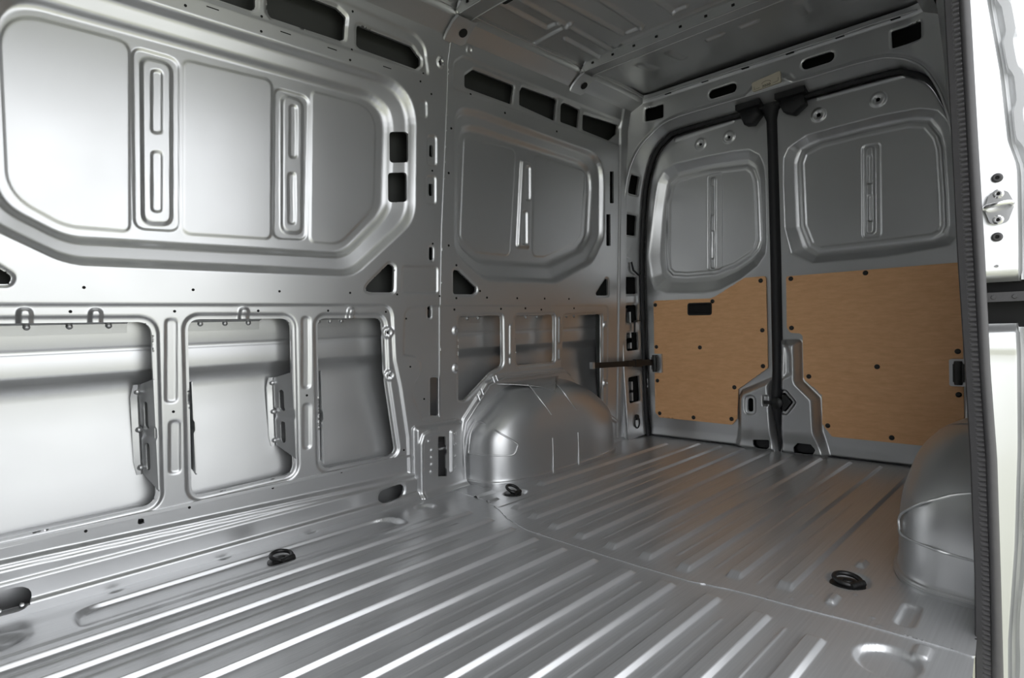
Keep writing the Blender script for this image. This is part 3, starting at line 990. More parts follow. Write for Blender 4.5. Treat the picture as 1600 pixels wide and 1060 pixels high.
def roof_disp(U, V):
    D = np.zeros(U.shape)

    def bead(p, h=0.012, w0=0.004, w1=0.014):
        return h * (1 - ss(dline(p, U, V), w0, w1))
    for s in (1, -1):
        f = (lambda y: y) if s == 1 else (lambda y: 2 * CY - y)
        for P in ([(1.717, 1.684), (2.019, 1.69), (2.019, 1.628)], [(2.078, 1.822), (2.07, 1.596)], [(2.151, 1.696), (2.44, 1.704)],
                  [(2.327, 1.478), (2.334, 1.407)], [(2.325, 1.252), (2.327, 1.192)], [(2.678, 1.264), (2.676, 1.197)]):
            D += bead([(a, f(b)) for a, b in P])
        for P in ([(1.779, 1.616), (2.444, 1.627)], [(1.75, 1.52), (2.33, 1.50)], [(1.75, 1.394), (2.33, 1.408)], [(1.75, 1.26), (2.33, 1.25)]):
            D += bead([(a, f(b)) for a, b in P], 0.008, 0.002, 0.018)
        for P in ([(0.1, 1.60), (1.5, 1.60)], [(0.1, 1.40), (1.5, 1.40)], [(0.1, 1.22), (1.5, 1.22)]):
            D += bead([(a, f(b)) for a, b in P], 0.006, 0.004, 0.02)
        D += bead([(2.66, f(1.62)), (2.76, f(1.60))], 0.006, 0.006, 0.03)
        D += bead([(2.66, f(1.45)), (2.76, f(1.44))], 0.006, 0.006, 0.03)
    D += bead([(2.398, 1.545), (2.398, 0.755)], 0.009, 0.004, 0.012)
    return D


cx = np.concatenate([np.linspace(-0.72, 1.60, 90)[:-1], np.arange(1.60, 3.06, 0.006)])
cyv = np.arange(0.485, 1.818, 0.006)
ceiling = field('ceiling', cx, cyv, roof_disp, [], lambda U, V, D: (U, V, ROOF_Z - D - 0.012 * ((V - CY) / 0.66) ** 2), PAINT, flip=True)
tag(ceiling, 'silver steel roof sheet with pressed beads', kind='structure')

# side rails of the roof (curved facets between wall and roof sheet)
RAIL = [(1.8825, 1.9015), (1.878, 1.908), (1.862, 1.921), (1.857, 1.9245), (1.825, 1.9475), (1.820, 1.951), (1.813, 1.966), (1.812, 1.978), (1.808, 1.980), (1.806, 1.995)]
for s in (1, -1):
    mb = MB()
    rr = []
    for x in np.linspace(-0.72, 3.05, 40):
        t = float(ss(np.array(x), 2.75, 3.05)) * 0.012
        rr.append([(x, (y if s == 1 else 2 * CY - y), z - t) for y, z in RAIL])
    mb.rings(rr, close=False)
    mb.build('roof_rail', PAINT, ceiling, sharp=25)


def roof_bow(xc, w=0.075, label=None):
    mb = MB()
    path = [(1.884, 1.897), (1.880, 1.903), (1.862, 1.915), (1.828, 1.940), (1.810, 1.951), (1.775, 1.956), (1.60, 1.957), (CY, 1.958)]
    path = path + [(2 * CY - y, z) for y, z in path[-2::-1]]
    up = 0.040
    rings = []
    for y, z in path:
        e = 1.0 if 0.5 < y < 1.8 else 0.35
        a = w / 2
        rings.append([(xc - a - 0.018 * e, y, z + up * e), (xc - a - 0.004, y, z + up * e), (xc - a, y, z + 0.004), (xc - a + 0.006, y, z), (xc + a - 0.006, y, z), (xc + a, y, z + 0.004), (xc + a + 0.004, y, z + up * e), (xc + a + 0.018 * e, y, z + up * e)])
    mb.rings(rings, close=False)
    o = mb.build('roof_bow', PAINT, ceiling, sharp=30)
    tag(o, label)
    for sx in (-1, 1):
        m = MB()
        m.tube([(xc + sx * (w / 2 - 0.002), y, z + 0.001) for y, z in path], 0.0035, 8)
        m.build('bow_edge', PAINT, o)
    for s in (1, -1):
        f = (lambda y: y) if s == 1 else (lambda y: 2 * CY - y)
        # end bracket with an oval hole
        m = MB()
        b = [(1.886, 1.885), (1.868, 1.906), (1.826, 1.936), (1.79, 1.949)]
        m.rings([[(xc - w / 2 - 0.012, f(y), z + 0.002), (xc - w / 2 - 0.006, f(y), z - 0.006), (xc + w / 2 + 0.006, f(y), z - 0.006), (xc + w / 2 + 0.03, f(y), z + 0.004)] for y, z in b], close=False)
        m.build('end_bracket', PAINT, o, sharp=30)
        m = MB()
        n = Vector((0, -0.6 * s, -0.8))
        m.cyl((xc + w / 2 - 0.012, f(1.846), 1.9165), n, [(0.010, 0), (0.019, 0.001), (0.019, 0.0035), (0.010, 0.0035)], 18)
        hole = m.build('bracket_hole', DARK, o)
        m = MB()
        m.cyl((xc - w / 2 - 0.01, f(1.797), 1.953), (0, 0, -1), [(0.010, -0.004), (0.010, 0.005), (0.006, 0.007)], 10)
        m.build('stud', CHROME, o)
    m = MB()
    for k in range(-5, 6):
        m.box((xc - w / 2 - 0.006, CY + k * 0.118 - 0.006, 1.975), (xc - w / 2 - 0.002, CY + k * 0.118 + 0.006, 1.984))
    m.build('notches', DARK, o, smooth=False)['kind'] = 'stuff'
    for y in (1.648, 1.481, 0.82, 0.652):
        m = MB()
        m.prism([(p[0], p[1], ROOF_Z - 0.014) for p in stadium((xc + 0.092, y - 0.016), (xc + 0.092, y + 0.016), 0.011)], (0, 0, 0.010))
        m.build('oval_hole', DARK, o, smooth=False)
    return o


roof_bow(2.462, label='silver roof bow nearest the rear doors')
roof_bow(1.640, label='silver roof bow above the seam of the wall sheets')
roof_bow(0.55, label='silver roof bow above the wide window blank')
# outer roof skin keeps the sky out
mb = MB()
mb.box((-0.74, 0.20, 2.03), (3.2, 2.12, 2.04))
mb.build('roof_skin', PAINT, ceiling, smooth=False)

# ================================================================== REAR FRAME
LIPL = [(1.935, -0.05), (1.952, 0.30), (1.957, 0.48), (1.955, 0.80), (1.952, 1.083), (1.938, 1.272), (1.905, 1.48), (1.868, 1.61), (1.805, 1.725), (1.72, 1.79), (1.616, 1.813), (1.40, 1.815), (CY, 1.815)]
LIP = LIPL + [(2 * CY - y, z) for y, z in LIPL[-2::-1]]
GAL = [(1.915, -0.035), (1.932, 0.158), (1.935, 0.705), (1.931, 1.093), (1.909, 1.359), (1.882, 1.527), (1.821, 1.684), (1.735, 1.757), (1.665, 1.776), (1.337, 1.777), (CY, 1.778)]
GASK = GAL + [(2 * CY - y - 0.014 * min(1.0, max(0.0, (y - 1.6) / 0.2)), z) for y, z in GAL[-2::-1]]


def xf(y, z):
    return 2.950 + 0.072 * ss(np.asarray(z, float), 1.45, 1.80) * (1 - ss(np.abs(np.asarray(y, float) - CY), 0.60, 0.80))


LIPS, LL = resample(LIP, 400)
GAS, _ = resample(GASK, 400)
lip_poly = np.vstack([LIPS, [(2 * CY - 1.93, -0.3), (1.93, -0.3)]])
KEEP_H = np.array([(1.985, -0.02), (1.908, 1.80), (1.882, 1.905), (1.82, 1.95), (1.806, 1.985), (2 * CY - 1.806, 1.985), (2 * CY - 1.82, 1.95), (2 * CY - 1.882, 1.905), (2 * CY - 1.908, 1.80), (2 * CY - 1.985, -0.02)])
HH = [fillet(p, 0.008) for p in ([(1.807, 1.912), (1.700, 1.913), (1.702, 1.838), (1.81, 1.84)], [(0.49, 1.912), (0.60, 1.913), (0.598, 1.838), (0.49, 1.84)])] + \
     [stadium((1.408, 1.882), (1.305, 1.882), 0.024), stadium((0.942, 1.886), (0.848, 1.886), 0.024)]
PLB = fillet([(1.262, 1.80), (1.215, 1.862), (1.186, 1.872), (1.05, 1.885), (1.010, 1.868), (0.975, 1.80)], 0.02)


def frame_disp(U, V):
    D = -0.008 * (1 - ss(sdf(lip_poly, U, V, 0.05), 0.004, 0.022))
    D += 0.03 * (1 - ss(sdf(PLB, U, V, 0.05), -0.045, 0.0)) * -1
    for p in HH:
        D += lip(U, V, p, 0.004, 0.001, 0.008)
    D -= 0.010 * ss(V, 1.945, 1.957)
    return D


rear_frame = field('trim_1', np.arange(0.30, 2.0, 0.005), np.arange(-0.01, 1.99, 0.005), frame_disp, HH + [lip_poly],
                   lambda U, V, D: (xf(U, V) + D, U, V), PAINT, rim=0.01, keep=KEEP_H, h=0.005)
tag(rear_frame, 'silver frame around the rear doors with header above', kind='structure')
# reveal between the frame lip and the door seal, with rectangular holes in the pillar
sv = np.linspace(0, LL, 400)


def reveal_pos(U, V, D):
    t = V / 0.16
    sh = np.shape(U)
    u = np.ravel(U)
    a = np.stack([np.interp(u, sv, LIPS[:, k]) for k in range(2)], -1)
    b = np.stack([np.interp(u, sv, GAS[:, k]) for k in range(2)], -1)
    tt_ = np.ravel(t)[:, None]
    p = a * (1 - tt_) + b * tt_
    # displacement pushes away from the opening centre
    q = p - np.array([CY, 0.9])
    q[:, 1] *= 0.2
    q /= np.linalg.norm(q, axis=1)[:, None] + 1e-9
    p = p + q * np.ravel(D)[:, None]
    X = xf(a[:, 0], a[:, 1]) - 0.008
    X = X * (1 - tt_[:, 0]) + 3.122 * tt_[:, 0]
    return X.reshape(sh), p[:, 0].reshape(sh), p[:, 1].reshape(sh)


RH = []
for z0, z1, t0, t1 in ((1.444, 1.552, 0.18, 0.66), (1.205, 1.325, 0.16, 0.74), (0.856, 0.958, 0.16, 0.80), (0.684, 0.790, 0.18, 0.80), (0.517, 0.626, 0.20, 0.80), (0.205, 0.360, 0.22, 0.80)):
    for mir in (False, True):
        a, b = z0 + 0.055, z1 + 0.055
        if mir:
            a, b = LL - b, LL - a
        RH.append(fillet([(a, t0 * 0.16), (b, t0 * 0.16), (b, t1 * 0.16), (a, t1 * 0.16)], 0.012))


def reveal_disp(U, V):
    D = np.zeros(U.shape)
    for p in RH:
        D += lip(U, V, p, 0.005, 0.004, 0.010)
    return D


rv = field('door_reveal', np.linspace(0.05, LL - 0.05, 900), np.linspace(0, 0.16, 36), reveal_disp, RH, reveal_pos, PAINT, rear_frame, rim=0.012, h=0.005)
m = MB()
m.tube([(float(xf(y, z)) - 0.008, y, z) for y, z in LIPS[8:-8:3]], 0.0055, 10)
m.build('frame_lip', PAINT, rear_frame)
m = MB()
m.tube([(2.992, y, 1.9555 + 0.0015 * math.sin(y * 21)) for y in np.linspace(0.50, 1.80, 60)], 0.0045, 8)
m.build('header_flange', PAINT, rear_frame)
# parts seen inside the pillar holes, hook, cable
mb = MB()
for z in (0.72, 0.565, 0.60, 0.30, 0.25):
    mb.box((3.03, 1.965, z - 0.03), (3.045, 1.985, z + 0.035))
mb.build('pillar_stiffener', PAINT, rear_frame, smooth=False)
m = MB()
m.tube([(3.02, 1.935, 1.05), (3.03, 1.928, 1.0), (3.07, 1.922, 0.975), (3.085, 1.918, 0.97), (3.088, 1.915, 0.80), (3.075, 1.92, 0.70), (3.03, 1.93, 0.70), (3.028, 1.932, 0.63)], 0.006, 8)
tag(m.build('cable', RUBBER, rear_frame), 'thin black cable clipped to the rear pillar')
m = MB()
m.tube([(3.03 + 0.026 * math.cos(q), 1.932, 0.095 + 0.034 * math.sin(q)) for q in np.linspace(0, 2 * math.pi, 20, endpoint=False)], 0.004, 8, closed=True)
m.cyl((3.03, 1.938, 0.125), (0, -1, 0), [(0.018, 0), (0.016, 0.012), (0.006, 0.016)], 12)
tag(m.build('lashing_eye', RUBBER, rear_frame), 'small black ring at the foot of the rear pillar')
m = MB()
for k, y in enumerate(np.linspace(0.58, 1.66, 6)):
    m.box((3.0, y - 0.018, 1.953), (3.015, y + 0.018, 1.956))
m.build('header_notches', DARK, rear_frame, smooth=False)['kind'] = 'stuff'
# beige plate with a small black print
PC = [(1.183, 1.857), (1.047, 1.874), (1.045, 1.820), (1.181, 1.812)]
m = MB()
px = 2.973
m.prism([(px, y, z) for y, z in fillet(PC, 0.006, 3)], (0.012, 0, 0))
plate = m.build('label_plate', BEIGE, smooth=False)
tag(plate, 'small beige plate with black print on the header above the rear doors', 'plate')
m = MB()
for k in range(4):
    y = 1.128 - k * 0.010
    m.tube([(px - 0.0005, y + 0.004 * math.cos(q), 1.824 + 0.0045 * math.sin(q) + k * 0.0006) for q in np.linspace(0.4, 5.8, 9)], 0.0013, 5)
m.tube([(px - 0.0005, 1.113 + 0.022 * math.cos(q), 1.834 + 0.012 * math.sin(q)) for q in np.linspace(0.2, 2.9, 10)], 0.0008, 5)
m.tube([(px - 0.0005, 1.172, 1.835), (px - 0.0005, 1.172, 1.821), (px - 0.0005, 1.145, 1.822)], 0.0007, 5)
m.tube([(px - 0.0005, 1.080, 1.826), (px - 0.0005, 1.056, 1.829), (px - 0.0005, 1.056, 1.845)], 0.0007, 5)
m.build('print', PRINT, plate, smooth=False)

# ================================================================== REAR DOORS
DX = 3.140
DL_OUT = [(1.905, 1.09), (1.86, 1.317), (1.819, 1.516), (1.778, 1.574), (1.711, 1.602), (1.523, 1.603), (1.347, 1.597), (1.27, 1.585), (1.217, 1.545), (1.194, 1.48), (1.190, 1.395), (1.192, 1.089), (1.198, 1.028), (1.241, 0.966), (1.331, 0.903), (1.446, 0.849), (1.544, 0.837), (1.772, 0.851), (1.855, 0.882), (1.887, 0.954)]
DL_IN = [(1.799, 1.078), (1.783, 1.389), (1.752, 1.503), (1.699, 1.534), (1.523, 1.539), (1.293, 1.518), (1.255, 1.485), (1.235, 1.422), (1.230, 1.293), (1.228, 1.10), (1.245, 1.056), (1.283, 1.018), (1.375, 0.970), (1.492, 0.940), (1.666, 0.941), (1.755, 0.954), (1.791, 0.99)]
DR_OUT = [(1.1, 1.503), (1.075, 1.548), (0.991, 1.59), (0.82, 1.597), (0.665, 1.601), (0.52, 1.592), (0.457, 1.566), (0.42, 1.512), (0.408, 1.433), (0.396, 1.2), (0.394, 1.011), (0.42, 0.976), (0.675, 0.952), (0.974, 0.952), (1.074, 1.012), (1.102, 1.145), (1.105, 1.388)]
DR_IN = [(1.043, 1.465), (1.022, 1.524), (0.933, 1.551), (0.768, 1.558), (0.568, 1.557), (0.492, 1.533), (0.452, 1.463), (0.440, 1.406), (0.432, 1.202), (0.430, 1.065), (0.445, 1.03), (0.483, 1.010), (0.674, 1.006), (0.955, 1.005), (1.002, 1.042), (1.037, 1.149)]
DWIN = {
    'L': dict(rib=fillet([(1.525, 1.505), (1.436, 1.505), (1.45, 0.968), (1.54, 0.970)], 0.02), slot=fillet([(1.507, 1.488), (1.471, 1.486), (1.485, 0.973), (1.521, 0.974)], 0.017),
              s=[fillet(p, 0.006) for p in ([(1.502, 1.438), (1.487, 1.436), (1.491, 1.274), (1.506, 1.276)], [(1.506, 1.19), (1.491, 1.188), (1.496, 1.033), (1.510, 1.034)])]),
    'R': dict(rib=fillet([(0.757, 1.490), (0.679, 1.488), (0.682, 1.050), (0.762, 1.052)], 0.02), slot=fillet([(0.745, 1.480), (0.703, 1.478), (0.707, 1.067), (0.750, 1.068)], 0.02),
              s=[fillet(p, 0.007) for p in ([(0.733, 1.434), (0.716, 1.432), (0.718, 1.301), (0.735, 1.303)], [(0.734, 1.251), (0.717, 1.249), (0.719, 1.127), (0.736, 1.129)])])}
LBUMP = fillet([(1.16, 0.40), (1.34, 0.315), (1.362, 0.27), (1.366, 0.11), (1.39, -0.03), (1.14, -0.03)], 0.02)
RBUMP1 = fillet([(1.14, 0.585), (1.040, 0.585), (1.024, 0.57), (1.024, 0.375), (0.945, 0.295), (0.939, 0.13), (0.89, -0.03), (1.16, -0.03)], 0.015)
LHOLE = fillet([(1.276, 0.052), (1.190, 0.060), (1.190, 0.022), (1.205, 0.008), (1.253, 0.006), (1.274, 0.025)], 0.006)
LSLOT = fillet([(1.291, 0.273), (1.264, 0.274), (1.265, 0.202), (1.293, 0.2)], 0.012)
RHOLE = fillet([(1.071, 0.035), (1.051, 0.060), (0.988, 0.060), (0.967, 0.033), (0.979, 0.010), (1.028, 0.004), (1.067, 0.010)], 0.006)
RDIA = fillet([(1.116, 0.308), (1.103, 0.312), (1.064, 0.266), (1.103, 0.212), (1.118, 0.222)], 0.006)
gl = GAS[GAS[:, 0] > CY]
gr = GAS[GAS[:, 0] < CY]


def inset(P, d):
    c = np.array([CY, 0.85])
    q = P - c
    return P - d * np.stack([np.sign(q[:, 0]) * (np.abs(q[:, 0]) > 0.3), (q[:, 1] > 0.75) * 1.0], 1)


DOORL = np.vstack([inset(gl, 0.004), [(1.150, 1.772), (1.150, -0.004), (1.915, -0.004)]])
DOORR = np.vstack([[(1.146, -0.004), (1.146, 1.772)], inset(gr, 0.004), [(2 * CY - 1.915, -0.004)]])


def door_disp(side):
    out, inn = (DL_OUT, DL_IN) if side == 'L' else (DR_OUT, DR_IN)
    w = DWIN[side]
    bump = LBUMP if side == 'L' else RBUMP1

    def f(U, V):
        a = np.maximum(-sdf(out, U, V, 0.02), 0)
        b = np.maximum(sdf(inn, U, V, 0.6), 0)
        t = np.where(a > 0, a / (a + b + 1e-6), 0)
        D = 0.038 * np.interp(t, [0, 0.08, 0.2, 0.7, 0.85, 0.95, 1], [0, 0.05, 0.22, 0.82, 0.93, 0.99, 1.0]) * (a > 0)
        D -= 0.005 * (1 - ss(sdf(inn, U, V, 0.05), -0.014, -0.004)) * 0.8
        D -= 0.006 * (1 - ss(sdf(inn, U, V, 0.05), -0.034, -0.024)) * -0.6
        D += 0.004 * (1 - ss(sdf(w['rib'], U, V), -0.006, 0.002))
        D -= 0.010 * (1 - ss(sdf(w['slot'], U, V), -0.010, 0.001))
        for p in w['s']:
            D += 0.008 * (1 - ss(sdf(p, U, V), -0.004, 0.003))
        s = sdf(bump, U, V, 0.05)
        D -= 0.052 * (1 - ss(s, -0.040, 0.0)) * (0.55 + 0.45 * ss(V, 0.02, 0.13))
        if side == 'R':
            # slanting facet on the upper arm of the latch housing
            D += 0.022 * (1 - ss(sdf(fillet([(1.125, 0.60), (1.075, 0.55), (1.06, 0.50), (1.06, 0.40), (1.125, 0.36)], 0.01), U, V, 0.05), -0.03, 0.0))
            D += lip(U, V, RDIA, 0.012, 0.008, 0.020)
        else:
            D += lip(U, V, LSLOT, 0.010, 0.010, 0.020)
            D += 0.016 * (1 - ss(sdf(fillet([(1.185, 0.295), (1.215, 0.295), (1.215, 0.235), (1.185, 0.235)], 0.006), U, V), -0.008, 0.0))
        rings = ((1.541, 1.672), (1.378, 1.673)) if side == 'L' else ((0.93, 1.670), (0.679, 1.672))
        for y, z in rings:
            r = np.hypot(U - y, V - z)
            D -= 0.007 * ss(r, 0.012, 0.019) * (1 - ss(r, 0.026, 0.036))
        if side == 'L':
            s = sdf(fillet([(1.70, 1.722), (1.70, 1.748), (1.345, 1.766), (1.345, 1.742)], 0.01), U, V)
        else:
            s = sdf(fillet([(0.94, 1.740), (0.94, 1.764), (0.575, 1.764), (0.548, 1.740)], 0.01), U, V)
        D -= 0.006 * (1 - ss(s, -0.008, 0.002))
        # door sheet turns back at its outer edge
        k = DOORL if side == 'L' else DOORR
        D += 0.014 * ss(sdf(k, U, V, 0.05), -0.020, -0.004) * (np.abs(U - CY) > 0.02)
        D -= 0.010 * (1 - ss(V, 0.0, 0.06))
        return D
    return f


def door_pos(U, V, D):
    return DX + D, U, V


door_L = field('door_1', np.arange(1.144, 1.944, 0.004), np.arange(-0.008, 1.79, 0.004), door_disp('L'), [LHOLE, LSLOT, circle(1.541, 1.672, 0.008), circle(1.378, 1.673, 0.008)], door_pos, PAINT, rim=0.012, keep=DOORL)
tag(door_L, 'silver left rear door', kind='structure')
door_R = field('door_2', np.arange(0.340, 1.152, 0.004), np.arange(-0.008, 1.79, 0.004), door_disp('R'), [RHOLE, RDIA, circle(0.93, 1.670, 0.009), circle(0.679, 1.672, 0.009)], door_pos, PAINT, rim=0.012, keep=DOORR)
tag(door_R, 'silver right rear door', kind='structure')
for d, a, b in ((door_L, 1.148, 1.97), (door_R, 0.33, 1.148)):
    m = MB()
    m.box((3.205, a, -0.06), (3.215, b, 1.85))
    m.build('outer_skin', DARK, d, smooth=False)
# gap closers around the doors
m = MB()
m.box((3.118, 0.28, -0.10), (3.21, 2.06, -0.012))
m.box((3.13, 1.935, -0.05), (3.21, 2.05, 2.0))
m.box((3.13, 0.25, -0.05), (3.21, 0.350, 2.0))
m.box((3.128, 0.25, 1.782), (3.21, 2.05, 2.03))
m.build('sill_step', DARK, rear_frame, smooth=False)

# plywood liners
PLYL = fillet([(1.858, 0.817), (1.50, 0.811), (1.470, 0.822), (1.308, 0.910), (1.196, 0.910), (1.196, 0.432), (1.357, 0.312), (1.367, 0.150), (1.396, 0.116), (1.842, 0.119), (1.867, 0.148)], [.012, .03, .03, .03, .012, .01, .02, .01, .01, .01, .01])
PLYLH = fillet([(1.634, 0.788), (1.496, 0.785), (1.498, 0.722), (1.636, 0.725)], 0.010)
PLYR = fillet([(1.095, 0.900), (0.382, 0.902), (0.380, 0.103), (0.521, 0.104), (0.897, 0.105), (0.94, 0.161), (0.938, 0.303), (1.022, 0.382), (1.022, 0.597), (1.036, 0.610), (1.081, 0.613), (1.097, 0.64)], [.012, .012, .012, 0, .01, .02, .02, .02, .01, .01, .02, .02])


def ply(poly, holes, clips, parent, label):
    lo, hi = poly.min(0) - 0.006, poly.max(0) + 0.006
    o = field('plywood_panel', np.arange(lo[0], hi[0], 0.006), np.arange(lo[1], hi[1], 0.006), None, holes, lambda U, V, D: (3.128 + D, U, V), PLY, parent, rim=0.008, keep=poly, h=0.006)
    tag(o, label)
    first = None
    for y, z in clips:
        if first is None:
            m = MB()
            m.cyl((0, 0, 0), (-1, 0, 0), [(0.0115, -0.002), (0.0115, 0.002), (0.008, 0.005), (0.003, 0.006)], 14)
            c = m.build('panel_clip', PLASTIC, o)
            first = c
        else:
            c = first.copy()
            COL.objects.link(c)
            c.parent = o
        c.location = (3.128, y, z)
    return o


ply(PLYL, [PLYLH], [(1.846, 0.791), (1.489, 0.794), (1.222, 0.888), (1.22, 0.629), (1.221, 0.441), (1.377, 0.322), (1.397, 0.148), (1.62, 0.137), (1.837, 0.144), (1.846, 0.339), (1.847, 0.541), (1.57, 0.538)], door_L, 'brown plywood liner with a black handle slot')
ply(PLYR, [], [(1.072, 0.886), (0.74, 0.887), (1.074, 0.638), (0.7, 0.451), (0.997, 0.395), (0.915, 0.157), (0.647, 0.127), (0.399, 0.524), (0.398, 0.339)], door_R, 'brown plywood liner stepping round the latch housing')
# handle pocket in the left liner
m = MB()
m.box((3.1335, 1.49, 0.715), (3.137, 1.64, 0.795))
m.build('handle_pocket', DARK, door_L, smooth=False)
m = MB()
hp = [(3.126, y, z) for y, z in PLYLH]
m.tube(hp, 0.004, 6, closed=True)
m.build('handle_rim', PLASTIC, door_L)
# check-strap brackets
for d, y0, y1, z0, z1 in ((door_L, 1.806, 1.884, 0.388, 0.500), (door_R, 0.362, 0.428, 0.376, 0.492)):
    m = MB()
    m.prism([(3.112, y, z) for y, z in fillet([(y0, z0), (y1, z0), (y1, z1), (y0, z1)], 0.008, 3)], (0.014, 0, 0))
    b = tag(m.build('strap_bracket', PAINT, d, smooth=False))
    m = MB()
    yc = (y0 + y1) / 2
    m.box((3.092, yc - 0.022, z0 + 0.02), (3.112, yc + 0.018, z1 - 0.02))
    m.cyl((3.10, yc, (z0 + z1) / 2), (0, 0, 1), [(0.014, -0.05), (0.016, -0.04), (0.016, 0.04), (0.014, 0.05)], 12)
    m.build('strap_pivot', PLASTIC, b)
# black parts of the latches and stops
m = MB()
m.prism([(3.085, y, z) for y, z in fillet([(1.112, 0.300), (1.103, 0.304), (1.070, 0.266), (1.103, 0.220), (1.114, 0.226)], 0.005, 3)], (0.03, 0, 0))
m.cyl((3.09, 1.138, 0.258), (-1, 0, 0), [(0.030, -0.03), (0.030, 0.012), (0.020, 0.02)], 16)
m.box((3.085, 1.135, 0.248), (3.10, 1.205, 0.266))
m.build('latch', PLASTIC, door_R)
for d, P in ((door_L, [(1.298, 1.758), (1.290, 1.790), (1.206, 1.785), (1.190, 1.735), (1.232, 1.692), (1.275, 1.700)]), (door_R, [(1.100, 1.759), (1.080, 1.792), (0.986, 1.792), (0.976, 1.726), (1.031, 1.690), (1.078, 1.712)])):
    m = MB()
    pf = fillet(P, 0.010, 4)
    c = pf.mean(0)
    m.rings([[(3.137, y, z) for y, z in pf], [(3.095, y, z) for y, z in pf], [(3.085, c[0] + 0.8 * (y - c[0]), c[1] + 0.8 * (z - c[1])) for y, z in pf]])
    m.build('door_buffer', RUBBER, d)
    yy = [p[0] for p in P]
    m = MB()
    m.box((3.05, min(yy) - 0.012, 1.772), (3.13, max(yy) + 0.004, 1.800))
    m.build('buffer_stop', RUBBER, d, smooth=False)
for d, P in ((door_L, LHOLE), (door_R, RHOLE)):
    m = MB()
    c = P.mean(0)
    k = [(c[0] + 0.85 * (y - c[0]), c[1] + 0.85 * (z - c[1])) for y, z in P]
    m.prism([(3.135, y, z) for y, z in k], (0.05, 0, 0))
    m.build('stop_socket', RUBBER, d, smooth=False)

# seals of the rear doors
m = MB()
m.tube([(3.118, y, z) for y, z in inset(GAS, 0.006)[::3]], 0.013, 8)
tag(m.build('door_seal', RUBBER), 'black rubber seal running round the rear door opening', 'seal')
m = MB()
rings = []
for z, y, w, d in ((0.004, 1.132, 0.024, 0.030), (0.05, 1.136, 0.022, 0.036), (0.15, 1.140, 0.022, 0.055), (0.19, 1.146, 0.024, 0.060), (0.22, 1.148, 0.030, 0.062), (0.27, 1.150, 0.032, 0.062), (0.31, 1.150, 0.030, 0.055), (0.42, 1.150, 0.0275, 0.035), (1.0, 1.148, 0.0285, 0.030), (1.55, 1.150, 0.0265, 0.030), (1.70, 1.152, 0.027, 0.032), (1.745, 1.155, 0.040, 0.036), (1.775, 1.158, 0.075, 0.040), (1.782, 1.158, 0.085, 0.040)):
    rings.append([(3.150 - (d + 0.008) * math.sin(q), y + w * math.cos(q), z) for q in np.linspace(0, math.pi, 14)])
m.rings(rings)
tag(m.build('centre_seal', RUBBER, door_R), 'black rubber seal standing upright between the two rear doors')

# check strap lying along the wall
root = bpy.data.objects.new('door_check_strap', None)
COL.objects.link(root)
root.location = (2.56, 1.905, 0.468)
tag(root, 'black flat check strap reaching from the left rear door along the wall', 'strap')
A, B = Vector((0, 0, 0)), Vector((0.545, -0.052, -0.017))
m = MB()
t = (B - A).normalized()
nrm = t.cross(Vector((0, 0, 1))).normalized()
upv = Vector((0, 0, 1))


def bar_ring(p, h, w):
    return [p + upv * h + nrm * w, p + upv * h - nrm * w, p - upv * h - nrm * w, p - upv * h + nrm * w]


m.rings([bar_ring(A, 0.015, 0.004), bar_ring(A.lerp(B, 0.5), 0.015, 0.004), bar_ring(A.lerp(B, 0.55), 0.017, 0.008), bar_ring(B, 0.017, 0.008)])
m.build('strap_bar', PLASTIC, root, smooth=False)
m = MB()
m.rings([bar_ring(A - t * 0.004, 0.018, 0.012), bar_ring(A + t * 0.012, 0.018, 0.012)])
m.build('end_stop', PAINT, root, smooth=False)
m = MB()
C = A.lerp(B, 0.72)
m.rings([bar_ring(C - t * 0.03, 0.022, 0.012), bar_ring(C + t * 0.03, 0.022, 0.012)])
m.build('guide_block', PLASTIC, root, smooth=False)

# ================================================================== OPEN SIDE (sliding-door side)
zz = np.linspace(-0.02, 1.90, 60)


def wr(z):
    return 2 * CY - float(yw(z))


SEAL_Z = [-0.45, -0.089, 0.133, 0.39, 0.57, 0.815, 1.088, 1.36, 1.60, 1.86]
SEAL_L = [0.181, 0.180, 0.1785, 0.183, 0.1895, 0.1995, 0.207, 0.2155, 0.226, 0.240]
SEAL_R = [0.131, 0.132, 0.134, 0.1375, 0.146, 0.1525, 0.162, 0.171, 0.182, 0.196]


def wr_x(x, z):
    """the pillar sheet runs from the weatherstrip back to the inner wall line"""
    y0 = float(np.interp(z, SEAL_Z, SEAL_L)) - 0.006
    t = float(ss(np.array(x), 1.62, 2.45))
    return min(y0 * (1 - t) + wr(z) * t, 0.95 * (y0 + 0.006) / 1.57 * x)


mb = MB()
rows = [[(x, wr_x(x, z), z) for z in zz] for x in np.linspace(1.59, 3.05, 24)]
mb.rings(rows, close=False)
# skin outside
mb2 = [[(x, 0.055 + 0.04 * max(0, z - 0.9) ** 2, z) for z in np.linspace(-0.35, 2.03, 40)] for x in np.linspace(1.665, 3.25, 6)]
wr_o = mb.build('wall_right', PAINT)
tag(wr_o, 'silver side wall behind the sliding-door opening', kind='structure')
m = MB()
m.rings(mb2, close=False)
m.build('outer_skin', PAINT, wr_o)
